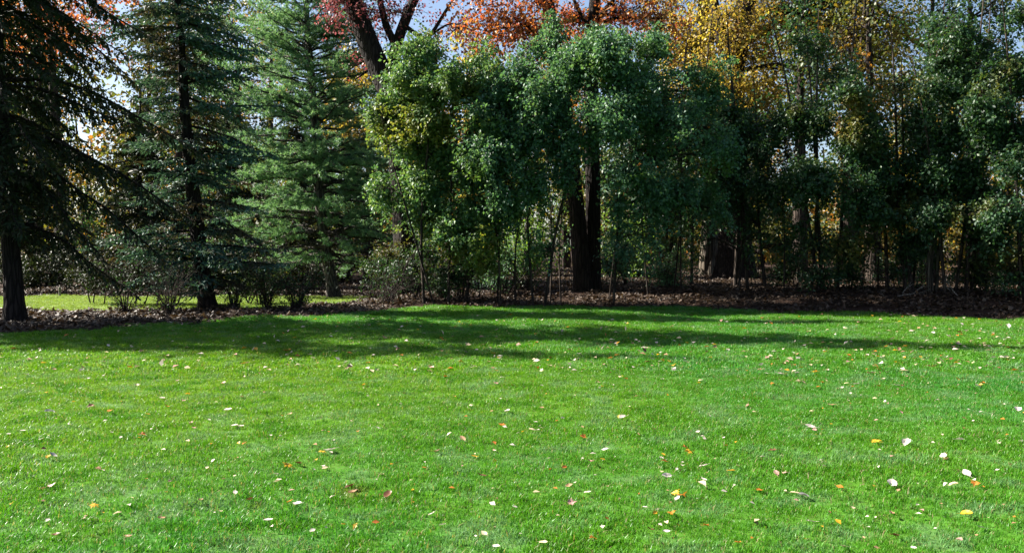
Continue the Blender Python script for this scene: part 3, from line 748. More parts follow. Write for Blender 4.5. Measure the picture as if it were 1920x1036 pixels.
thicket('dark leafy tree cut by the right edge of the view', 1930, 22.6,
        [(1900, 60, 22.8, 60, 50, 1.1, 110), (1930, 140, 22.6, 70, 65, 1.2, 180), (1910, 230, 22.4, 80, 65, 1.2, 240), (1950, 310, 22.3, 80, 65, 1.2, 220), (1910, 390, 22.4, 75, 65, 1.2, 220),
         (1960, 470, 22.5, 75, 60, 1.2, 170), (1900, 500, 22.8, 50, 45, 1, 80), (2030, 200, 22.5, 80, 120, 1.6, 260), (2060, 400, 22.5, 80, 110, 1.6, 220)], 25)
thicket('shadowed green tree between the double trunk and the flared trunk', 1265, 28.5,
        [(1240, 200, 28, 60, 60, 1, 110), (1280, 280, 28, 60, 60, 1, 120), (1230, 350, 28.2, 60, 60, 1, 90), (1290, 400, 28.3, 50, 60, 1, 70), (1250, 470, 28.5, 50, 45, 1, 50)], 26)

# thin saplings standing in the bed
r_ = np.random.RandomState(5)
for q, (px, d, lab, mt) in enumerate([
        (932, 25.2, 'thin dark sapling stem left of two paired stems in the bed', 'bluegreen'), (966, 25.0, 'thin dark sapling in front of the bright green gap', 'bluegreen'),
        (1032, 25.4, 'wiry sapling just left of the double black trunk', 'bluegreen'), (1052, 25.2, 'wiry sapling touching the left side of the double black trunk', 'bluegreen'),
        (1142, 25.4, 'thin sapling close on the right of the double black trunk', 'bluegreen'), (1216, 26, 'thin straight sapling by the pale yellow spray of leaves', 'darkgreen'),
        (1262, 26.2, 'thin sapling with few leaves midway to the flared trunk', 'darkgreen'), (1276, 25.8, 'slightly leaning thin sapling left of the ridged pale trunk', 'darkgreen'),
        (1470, 25.5, 'kinked thin sapling right of the flared trunk', 'darkgreen'), (1646, 26, 'thin grey sapling stem behind the olive tangled tree', 'olive'),
        (1848, 24.6, 'pale thin stem high in the shade near the right end', 'darkgreen')]):
    g0 = P(px, 545, d); o = r_.normal(0, .15, 4)
    broad_tree('sapling', lab, (g0[0], d), [([(g0[0], d, .2), (g0[0] + o[0], d, 1.6), (g0[0] + o[0] + o[1], d, 3.2), (g0[0] + o[0] + o[1] + o[2], d, 5.2)], [.028, .022, .016, .006])],
               [((g0[0] + o[0], d, 2.6), (.45, .45, 1.1), 16), ((g0[0] + o[0] + o[1], d, 4.2), (.55, .5, 1.1), 30)], M[mt], M['bark_brown'], leaf=(.075, .05), per=12, spread=.17,
               seed=40 + q, group='thin saplings in the bed', limbs=True, limb_r=.01, sides=6)
# the stout pale stem by the sticks
d = 24.2; g0 = P(1746, 540, d)
broad_tree('sapling', 'stout pale stem lit by a sun fleck between the fallen sticks', (g0[0], d), [([(g0[0], d, .1), (g0[0] - .05, d, 1.2), (g0[0] + .1, d, 2.8), (g0[0] + .05, d, 5)], [.10, .08, .06, .03]),
           ([(g0[0] + .22, d + .2, .1), (g0[0] + .28, d + .2, 1.4), (g0[0] + .5, d + .3, 3.6)], [.06, .05, .02])],
           [((g0[0], d, 4), (.8, .7, 1), 40)], M['darkgreen'], M['bark_grey'], per=14, seed=60)

# ------------------------------------------------------------------ trees behind
def back_tree(name, label, px, d, top, width, bottom, mat, seed, n=300, leaf=.19, per=26, group='trees in the wood behind', bark='bark_brown'):
    r = np.random.RandomState(seed); x0 = P(px, 500, d)[0]
    zt, zb = P(px, top, d)[2], P(px, bottom, d)[2]; w = width * d / FPX / 2
    L = []
    for q in range(7):
        f = q / 6; L.append(((x0 + r.normal(0, .45) * w * (1 - .5 * f), d + r.normal(0, .4) * w, zb + (zt - zb) * (.12 + .80 * f)), (w * (.75 - .25 * f), w * .7, (zt - zb) * .2), n // 7))
    lean = r.normal(0, .4)
    return broad_tree(name, label, (x0, d), [([(x0, d, 0), (x0 + lean * .4, d, zt * .35), (x0 + lean, d, zt * .9)], [.16 + zt * .012, .15 + zt * .008, .04])], L, M[mat], M[bark],
                      leaf=(leaf, leaf * .8), per=per, spread=.42, seed=seed, gap=-.3, gap_scale=2.2, limb_r=.04, group=group)
back_tree('maple_tree', 'bright orange maple glowing high up far behind the leftmost spruce', 120, 47, -160, 420, 130, 'orange', 71, 420)
bS = P(265, 540, 39.5)[:2]
sb = spruce('spruce_tree', 'dark spruce filling the gap behind the leftmost spruce and the blue spruce', bS, 9, [(0, 0, 5), (.1, 0, 9)], .2,
            lambda z: np.interp(z, [0, 1, 3, 6, 9], [2.4, 2.8, 2.6, 1.5, .1]), .5, 9, .55, 6, (.12, .7, .3), M['norway'], M['bark_dark'], hang=.6, side=.6, seed=12,
            twig=(.26, .10), sub=.11, group='dark spruces behind the far lawn')
for px, dd, rz, sc, lab in ((60, 41, 1.0, 1.0, 'dark spruce behind the thick black trunk past the far lawn'), (440, 40, 2.2, .95, 'dark spruce in the gap between blue spruce and white pine'),
                            (560, 44, 3.0, 1.1, 'dark spruce far behind the white pine trunk')):
    q = P(px, 540, dd); dup(sb, (q[0], dd, float(gz(q[0], dd))), rz, lab, sc)
back_tree('tall_tree', 'dim dark green tree filling the wood behind the thick black trunk', 70, 52, 60, 300, 480, 'darkgreen', 94, 330, .22, 24)
back_tree('tall_tree', 'dim dark green tree filling the wood behind the blue spruce', 290, 54, 20, 320, 480, 'darkgreen', 95, 360, .22, 24)
back_tree('tall_tree', 'dim dark green tree filling the wood left of the white pine', 450, 50, 0, 260, 480, 'darkgreen', 96, 330, .20, 24)
back_tree('tall_tree', 'dim dark green tree behind the foot of the leaning forked trunk', 690, 48, 150, 240, 520, 'darkgreen', 97, 300, .19, 24)
back_tree('tall_tree', 'dense green tree added to shade the pale ridged trunk and the flared one', 1195, 35.7, 130, 190, 520, 'darkgreen', 86, 480, .17, 22)  # added to keep the sun off the two big trunks behind
back_tree('tall_tree', 'loose yellowing tree rising over the middle of the right thicket', 1640, 31, -60, 260, 260, 'olive', 87, 190, .15, 16)
back_tree('tall_tree', 'loose green tree rising over the right end of the thicket', 1830, 30, -80, 260, 250, 'darkgreen', 88, 230, .14, 18)
back_tree('tall_tree', 'loose dark green tree with yellow flecks rising at the far right', 1740, 29.5, -90, 200, 240, 'darkgreen', 90, 200, .13, 20)
back_tree('tall_tree', 'thin yellow flecked tree between golden maple and the sky gaps', 1580, 33, -70, 200, 230, 'olive', 91, 170, .14, 18)
back_tree('tall_tree', 'loose green tree standing high between golden maple and thicket', 1500, 30.5, -20, 170, 280, 'darkgreen', 89, 150, .14, 16)
back_tree('maple_tree', 'dull gold maple far behind the blue spruce', 330, 52, -60, 300, 430, 'olive', 72, 300)
back_tree('maple_tree', 'golden tree seen through the gap under the white pine boughs', 650, 46, 120, 190, 400, 'yellow', 73, 260)
back_tree('tall_tree', 'dull green tree far behind the white pine', 500, 58, -20, 330, 470, 'olive', 74, 420)
back_tree('tall_tree', 'dull yellow green tree far off behind the leftmost trunk', 20, 55, -80, 330, 470, 'olive', 75, 420)
back_tree('leafy_shrub', 'fresh green sunlit shrub seen between stems left of the double black trunk', 985, 37, 350, 130, 520, 'freshgreen', 76, 210, .12, 18)
back_tree('leafy_shrub', 'yellow green sunlit shrub seen right of the double black trunk', 1170, 34, 390, 110, 530, 'freshgreen', 77, 130, .10, 16)
back_tree('maple_tree', 'yellow tree behind the bushy yellowing tree, under the sky gap', 900, 42, 60, 130, 420, 'yellow', 78, 230)
back_tree('tall_tree', 'olive tree in shade far behind the left bushy tree', 800, 55, 110, 280, 500, 'olive', 79, 330)
back_tree('tall_tree', 'dim olive tree deep in the wood behind the double trunk', 1060, 50, 60, 320, 500, 'olive', 80, 380)
back_tree('tall_tree', 'dim green tree deep in the wood behind the flared trunk', 1420, 48, 170, 300, 500, 'olive', 81, 380)
back_tree('tall_tree', 'yellowing tree deep behind the tall tree with sky gaps', 1600, 50, 215, 260, 500, 'olive', 82, 300)
back_tree('maple_tree', 'ochre tree low behind the olive tangled tree', 1740, 46, 150, 200, 490, 'yellow', 83, 230)
back_tree('tall_tree', 'dim yellow green tree behind the right end of the thicket', 1880, 45, 120, 300, 490, 'olive', 84, 330)
back_tree('tall_tree', 'dark green tree standing past the right end of the thicket', 2080, 27, -40, 240, 500, 'darkgreen', 92, 260, .14, 18)
back_tree('tall_tree', 'olive tree standing farther past the right end of the thicket', 2250, 30, 20, 300, 500, 'olive', 93, 240, .16, 18)
back_tree('tall_tree', 'green tree far behind, right of the flared trunk', 1260, 56, 100, 260, 500, 'olive', 85, 300)

# far wood that closes the view
rng = np.random.RandomState(900)
b = B()
n = 3300
xx = rng.uniform(-75, 75, n); yy = rng.uniform(62, 88, n)
top = 9 + 4.5 * np.sin(xx * .19 + 1) + 2.5 * np.sin(xx * .53) - 3.5 * smooth(18, 30, xx)
zz = rng.uniform(0, 1, n) ** .8 * top + .2
c0 = np.stack([xx, yy, zz], 1)
idx = np.repeat(np.arange(n), 22); c = c0[idx] + rng.normal(0, .7, (len(idx), 3)); c[:, 2] = np.maximum(c[:, 2], .1)
s = rng.uniform(.3, .55, len(c))
leaves(b, c, rng.normal(size=(len(c), 3)), rng.normal(0, .6, (len(c), 3)) + [0, -.3, .7], s, s * .8)
m_ = 160; tx = rng.uniform(-75, 75, m_); ty = rng.uniform(62, 88, m_)
prisms(b, np.stack([tx, ty, np.zeros(m_)], 1), np.stack([tx + rng.normal(0, .5, m_), ty, rng.uniform(6, 12, m_)], 1), .2, .08, 1)
tag(b.build('far_wood', [M['olive'], M['bark_brown']]), 'hazy mass of green and ochre trees closing the view far behind', 'wood', kind='stuff')

# dark clipped hedge beyond the far lawn
def shrub(name, label, lobes, mat, leaf, per, seed, cat='shrub', stems=6, group=None, spread=.13):
    r = np.random.RandomState(seed); c = np.array(lobes[0][0]); st = []
    for q in range(stems):
        k = lobes[q % len(lobes)]; x = k[0][0] + r.normal(0, .25) * k[1][0]; y = k[0][1] + r.normal(0, .2)
        st.append(([(x, y, 0), (x + r.normal(0, .15), y, k[0][2] * .6), (x + r.normal(0, .4), y + r.normal(0, .1), k[0][2] + k[1][2] * .6)], [.022, .016, .005]))
    return broad_tree(name, label, (c[0], c[1]), st, lobes, M[mat], M['twig'], leaf=leaf, per=per, spread=spread, seed=seed, cat=cat, limb_r=.01, gap=-.4, gap_scale=.8, sides=5, group=group)
hz = [((x, 34.3, .85), (1.0, .8, .95), 60) for x in np.arange(-26, -6, 1.25)]
shrub('hedge', 'low dark hedge along the back of the far lawn', hz, 'norway', (.12, .07), 18, 301, 'hedge', 32, spread=.2)
shrub('spruce_skirt_mass', 'dense dark evergreen mass standing in for the low skirts of the blue spruce', [(P(240, 505, 24.4), (1.3, .7, .42), 150), (P(330, 512, 24.2), (1.0, .7, .38), 110), (P(180, 515, 24.6), (.8, .6, .3), 60)], 'norway', (.09, .035), 26, 302, stems=7)  # added mass in place of the dark hanging boughs of the blue spruce

# bare twiggy shrubs in front of the far lawn and the bed
def bare_shrub(label, px, py, w, h, n, seed, leafy=0):
    global rng
    rng = np.random.RandomState(seed)
    g = G(px, py); g = np.array([g[0], g[1], float(gz(*g))])
    root = thing('bare_shrub', label, 'shrub', tuple(g), 'twiggy shrubs along the bed')
    b = B(); tips = []
    for q in range(n):
        a = rng.uniform(0, 2 * PI); rr = rng.uniform(.3, 1) * w
        e = np.array([math.cos(a) * rr, math.sin(a) * rr * .7, h * rng.uniform(.55, 1.1)])
        s0 = np.array([math.cos(a), math.sin(a), 0]) * rng.uniform(0, .12)
        path = spline([s0 - [0, 0, .04], s0 + (e - s0) * [.25, .25, .5] + rng.normal(0, .03, 3), e], 6)
        tube(b, path, [rng.uniform(.006, .013), .003], 4)
        for k in range(6):
            u = rng.randint(1, 6); d = unit(np.array([math.cos(a) * .6, math.sin(a) * .6, .5]) + rng.normal(0, .6, 3)); L = rng.uniform(.12, .38)
            prisms(b, path[u][None], (path[u] + d * L)[None], .004, .0018); tips.append(path[u] + d * L)
            for w_ in range(2):
                f = path[u] + d * L * rng.uniform(.3, .8); g2 = f + unit(d + rng.normal(0, .7, 3)) * L * .5
                prisms(b, f[None], g2[None], .0028, .0014); tips.append(g2)
    b.build('stems', [M['twig']], root)
    if leafy:
        cb = B(); t = np.array(tips); idx = rng.randint(0, len(t), leafy); c = t[idx] + rng.normal(0, .05, (leafy, 3)); c[:, 2] = np.maximum(c[:, 2], .03)
        leaves(cb, c, rng.normal(size=(leafy, 3)), rng.normal(0, .6, (leafy, 3)) + [0, 0, .8], rng.uniform(.04, .08, leafy), .04)
        cb.build('leaves', [M['darkgreen']], root)
for q, a in enumerate([('bare forking shrub left of the leaning spruce trunk, against the far lawn', 318, 590, .85, .85, 34, 60),
                       ('bare wispy shrub between the two left trunks against the far lawn', 235, 586, .9, .75, 22, 120),
                       ('low twiggy shrub right of the leaning spruce trunk', 440, 580, .8, .75, 30, 160),
                       ('upright twiggy shrub midway between spruce and white pine trunks', 500, 578, .8, .8, 32, 200),
                       ('dark dense twiggy shrub close left of the white pine trunk', 555, 580, .8, .85, 40, 320),
                       ('arching bare shrub on sunlit leaf litter right of the white pine trunk', 725, 572, .8, .6, 30, 80),
                       ('dark twiggy shrub at the foot of the yellowing bushy tree', 830, 566, .9, .7, 40, 420),
                       ('thin weedy shrub at the foot of the two paired stems', 985, 560, .9, .6, 24, 260)]):
    bare_shrub(a[0], a[1], a[2], a[3] * 1.25, a[4] * 1.3, int(a[5] * 1.2), 320 + q, int(a[6] * 2.2))
# leafy undergrowth along the shaded bed
for q, (px, py, d, rx, lab, mt) in enumerate([
        (775, 505, 25.2, 1.0, 'added dark shrub standing in for shade at the left foot of the bushy yellowing tree', 'darkgreen'), (715, 505, 28.0, .9, 'dark shrub between white pine trunk and the bushy yellowing tree', 'darkgreen'),  # the first one is added where there is only shade
        (860, 470, 25.4, 1.0, 'added tall dark shrub standing in for shade under the bushy yellowing tree', 'darkgreen'), (470, 530, 25.5, 1.1, 'dark leafy undergrowth shrub below the spruce and pine boughs', 'darkgreen'), (850, 520, 25.6, 1.0, 'dark undergrowth shrub under the yellowing bushy tree', 'darkgreen'),  # the tall one is added to darken the shade under the tree
        (930, 510, 26.8, .8, 'small shaded shrub behind the paired sapling stems', 'bluegreen'), (1150, 500, 28.6, .9, 'olive shaded shrub right behind the double black trunk', 'darkgreen'),
        (1250, 520, 27.2, .6, 'low glossy shrub at the foot of the thin saplings', 'bluegreen'), (1470, 515, 27.5, .9, 'low shaded shrub right of the flared trunk foot', 'darkgreen'),
        (1580, 520, 26.3, 1.0, 'dark undergrowth shrub below the tall tree with sky gaps', 'darkgreen'), (1680, 510, 26.6, .9, 'dark undergrowth shrub behind the fallen sticks', 'darkgreen'),
        (1830, 520, 24.8, 1.0, 'dark undergrowth shrub right of the fallen sticks', 'darkgreen'), (1910, 515, 23.6, .9, 'olive undergrowth shrub below the tree at the right edge', 'darkgreen')]):
    shrub('undergrowth_shrub', lab, [(P(px, py, d), (rx, .6, .5), 110), (P(px + 20, py - 30, d), (rx * .7, .5, .5), 60)], mt, (.07, .045), 18, 340 + q, stems=9, group='low shrubs in the shaded bed')

# fallen sticks by the pale stem
def stick(label, x0, x1, r, seed):
    global rng
    rng = np.random.RandomState(seed)
    p0, p1 = np.array(x0, float), np.array(x1, float)
    p0[2] += float(gz(*p0[:2])); p1[2] += float(gz(*p1[:2]))
    b = B(); pth = spline([p0, (p0 + p1) / 2 + rng.normal(0, .05, 3), p1], 8) - p0; tube(b, pth, [r, r * .5], 6)
    for k in (3, 5):
        d = unit(unit(pth[-1]) + rng.normal(0, .5, 3)); tube(b, [pth[k], pth[k] + d * .35], [r * .4, r * .15], 5)
    o = b.build('fallen_branch', [M['deadwood']]); o.location = p0
    tag(o, label, 'branch', 'pale sticks lying in the leaf litter')
for q, (lab, pa, ha, pb2, hb) in enumerate([
        ('pale stick propped slanting up left of the stout stem', (1692, 24.0), .03, (1712, 24.3), .30), ('second pale stick slanting towards the stout stem', (1712, 23.9), .03, (1733, 24.1), .26),
        ('long pale stick lying nearly flat left of the stout stem', (1680, 23.6), .04, (1738, 23.7), .05), ('pale stick leaning down right of the stout stem', (1796, 23.5), .03, (1772, 23.8), .42),
        ('steep pale stick just right of the stout stem', (1784, 23.9), .03, (1774, 24.0), .5)]):
    a, c = P(pa[0], 545, pa[1]), P(pb2[0], 545, pb2[1])
    stick(lab, (a[0], a[1], ha), (c[0], c[1], hb), .016, 400 + q)
# small pale marker on the far lawn's back edge
b = B(); tube(b, [(0, 0, -.05), (0, 0, .30)], [.045, .045], 10); tube(b, [(0, 0, .30), (0, 0, .34)], [.055, .05], 10); tube(b, [(0, 0, .34), (0, 0, .37)], [.05, .004], 10)
o = b.build('marker_post', [M['deadwood']]); o.location = (*P(112, 545, 32.4)[:2], float(gz(*P(112, 545, 32.4)[:2])))
tag(o, 'short pale post standing at the back edge of the far lawn', 'post')

# ------------------------------------------------------------------ fallen leaves on the lawn, each one an object
def flat_mat(name, c1, c2, trans=.15, rough=.5):
    m, nt, pb, out = new_mat(name)
    tc = nt.nodes.new('ShaderNodeTexCoord'); oi = nt.nodes.new('ShaderNodeObjectInfo')
    n = noise_node(nt, 28, 3, tc.outputs['Object'])
    f = nt.nodes.new('ShaderNodeMath'); f.operation = 'ADD'; f.use_clamp = True
    nt.links.new(remap(nt, n.outputs[0], .35, .7, 0, .7), f.inputs[0]); nt.links.new(remap(nt, oi.outputs['Random'], 0, 1, -.25, .35), f.inputs[1])
    c = mix_rgb(nt, f.outputs[0], tuple(x * .78 for x in c1), tuple(x * .78 for x in c2))
    nt.links.new(c, pb.inputs['Base Color']); pb.inputs['Roughness'].default_value = rough
    tr = nt.nodes.new('ShaderNodeBsdfTranslucent'); nt.links.new(c, tr.inputs[0])
    ms = nt.nodes.new('ShaderNodeMixShader'); ms.inputs[0].default_value = trans
    nt.links.new(pb.outputs[0], ms.inputs[1]); nt.links.new(tr.outputs[0], ms.inputs[2]); nt.links.new(ms.outputs[0], out.inputs[0])
    return m
LM = {'white': flat_mat('pale_leaf_underside', (.72, .62, .56), (.58, .47, .40)), 'cream': flat_mat('cream_leaf', (.68, .56, .36), (.52, .40, .24)),
      'yellow': flat_mat('yellow_leaf', (.72, .42, .02), (.60, .30, .02), .3), 'orange': flat_mat('orange_leaf', (.55, .20, .02), (.42, .12, .02), .25),
      'tan': flat_mat('tan_leaf', (.46, .27, .15), (.30, .16, .08)), 'brown': flat_mat('brown_leaf', (.20, .08, .035), (.10, .04, .02)),
      'pink': flat_mat('pinkish_leaf', (.58, .33, .28), (.42, .22, .18)), 'grey': flat_mat('grey_leaf', (.42, .40, .38), (.28, .25, .23))}
OUTL = {'maple': [(0, -.5), (.12, -.34), (.42, -.36), (.30, -.16), (.55, .04), (.28, .06), (.32, .22), (.12, .18), (0, .55), (-.12, .18), (-.32, .22), (-.28, .06), (-.55, .04), (-.30, -.16), (-.42, -.36), (-.12, -.34)],
        'oval': [(0, -.52), (.17, -.40), (.30, -.18), (.33, .02), (.27, .24), (.13, .42), (0, .54), (-.14, .41), (-.26, .24), (-.33, .03), (-.30, -.18), (-.17, -.40)],
        'curl': [(0, -.5), (.22, -.38), (.36, -.10), (.33, .15), (.20, .34), (.05, .5), (-.12, .40), (-.26, .20), (-.30, -.05), (-.22, -.32)]}
def leaf_mesh(shape, seed, mat):
    r = np.random.RandomState(seed); o = np.array(OUTL[shape]) * (1 + r.normal(0, .05, (len(OUTL[shape]), 1)))
    n = len(o); inner = o * .5
    V = np.vstack([[[0, 0]], inner, o])
    cu, cv = r.uniform(.15, .6) * r.choice([-1, 1, 1]), r.uniform(-.2, .6)
    if shape == 'curl': cu = r.uniform(.9, 1.6)
    z = cu * V[:, 0] ** 2 + cv * V[:, 1] ** 2 + r.normal(0, .035, len(V)) - .05 * (np.abs(V[:, 0]) < .01)
    V3 = np.column_stack([V, z - z.min() + .02])
    k = np.arange(n); k2 = (k + 1) % n
    b = B(); b.add(V3, np.stack([np.zeros(n, int), 1 + k, 1 + k2], 1), 0, True)
    b.f.append((np.stack([1 + k, 1 + n + k, 1 + n + k2, 1 + k2], 1), 0, True))
    st = V3[1 + n]; s2 = st + [r.normal(0, .08), -.32, .04]
    b2 = b.n; prisms(b, st[None], s2[None], .014, .010)
    return b.mesh('fallen_leaf', [mat])
LEAF = {}
for si, sh in enumerate(OUTL):
    for ci, co in enumerate(LM):
        for v in range(2): LEAF[sh, co, v] = leaf_mesh(sh, 7 + si * 31 + ci * 5 + v * 97, LM[co])
r_ = np.random.RandomState(77)
GRP = 'leaves fallen on the lawn'
def put_leaf(x, y, size, co, sh, label):
    o = bpy.data.objects.new('fallen_leaf', LEAF[sh, co, r_.randint(2)]); COL.objects.link(o)
    o.location = (x, y, float(gz(x, y)) + .030 + r_.uniform(-.006, .008)); s = size * r_.uniform(.58, .76); o.scale = (s, s, s)
    o.rotation_euler = (r_.normal(.05, .22), r_.normal(0, .22), r_.uniform(0, 2 * PI))
    return tag(o, label, 'leaf', GRP)
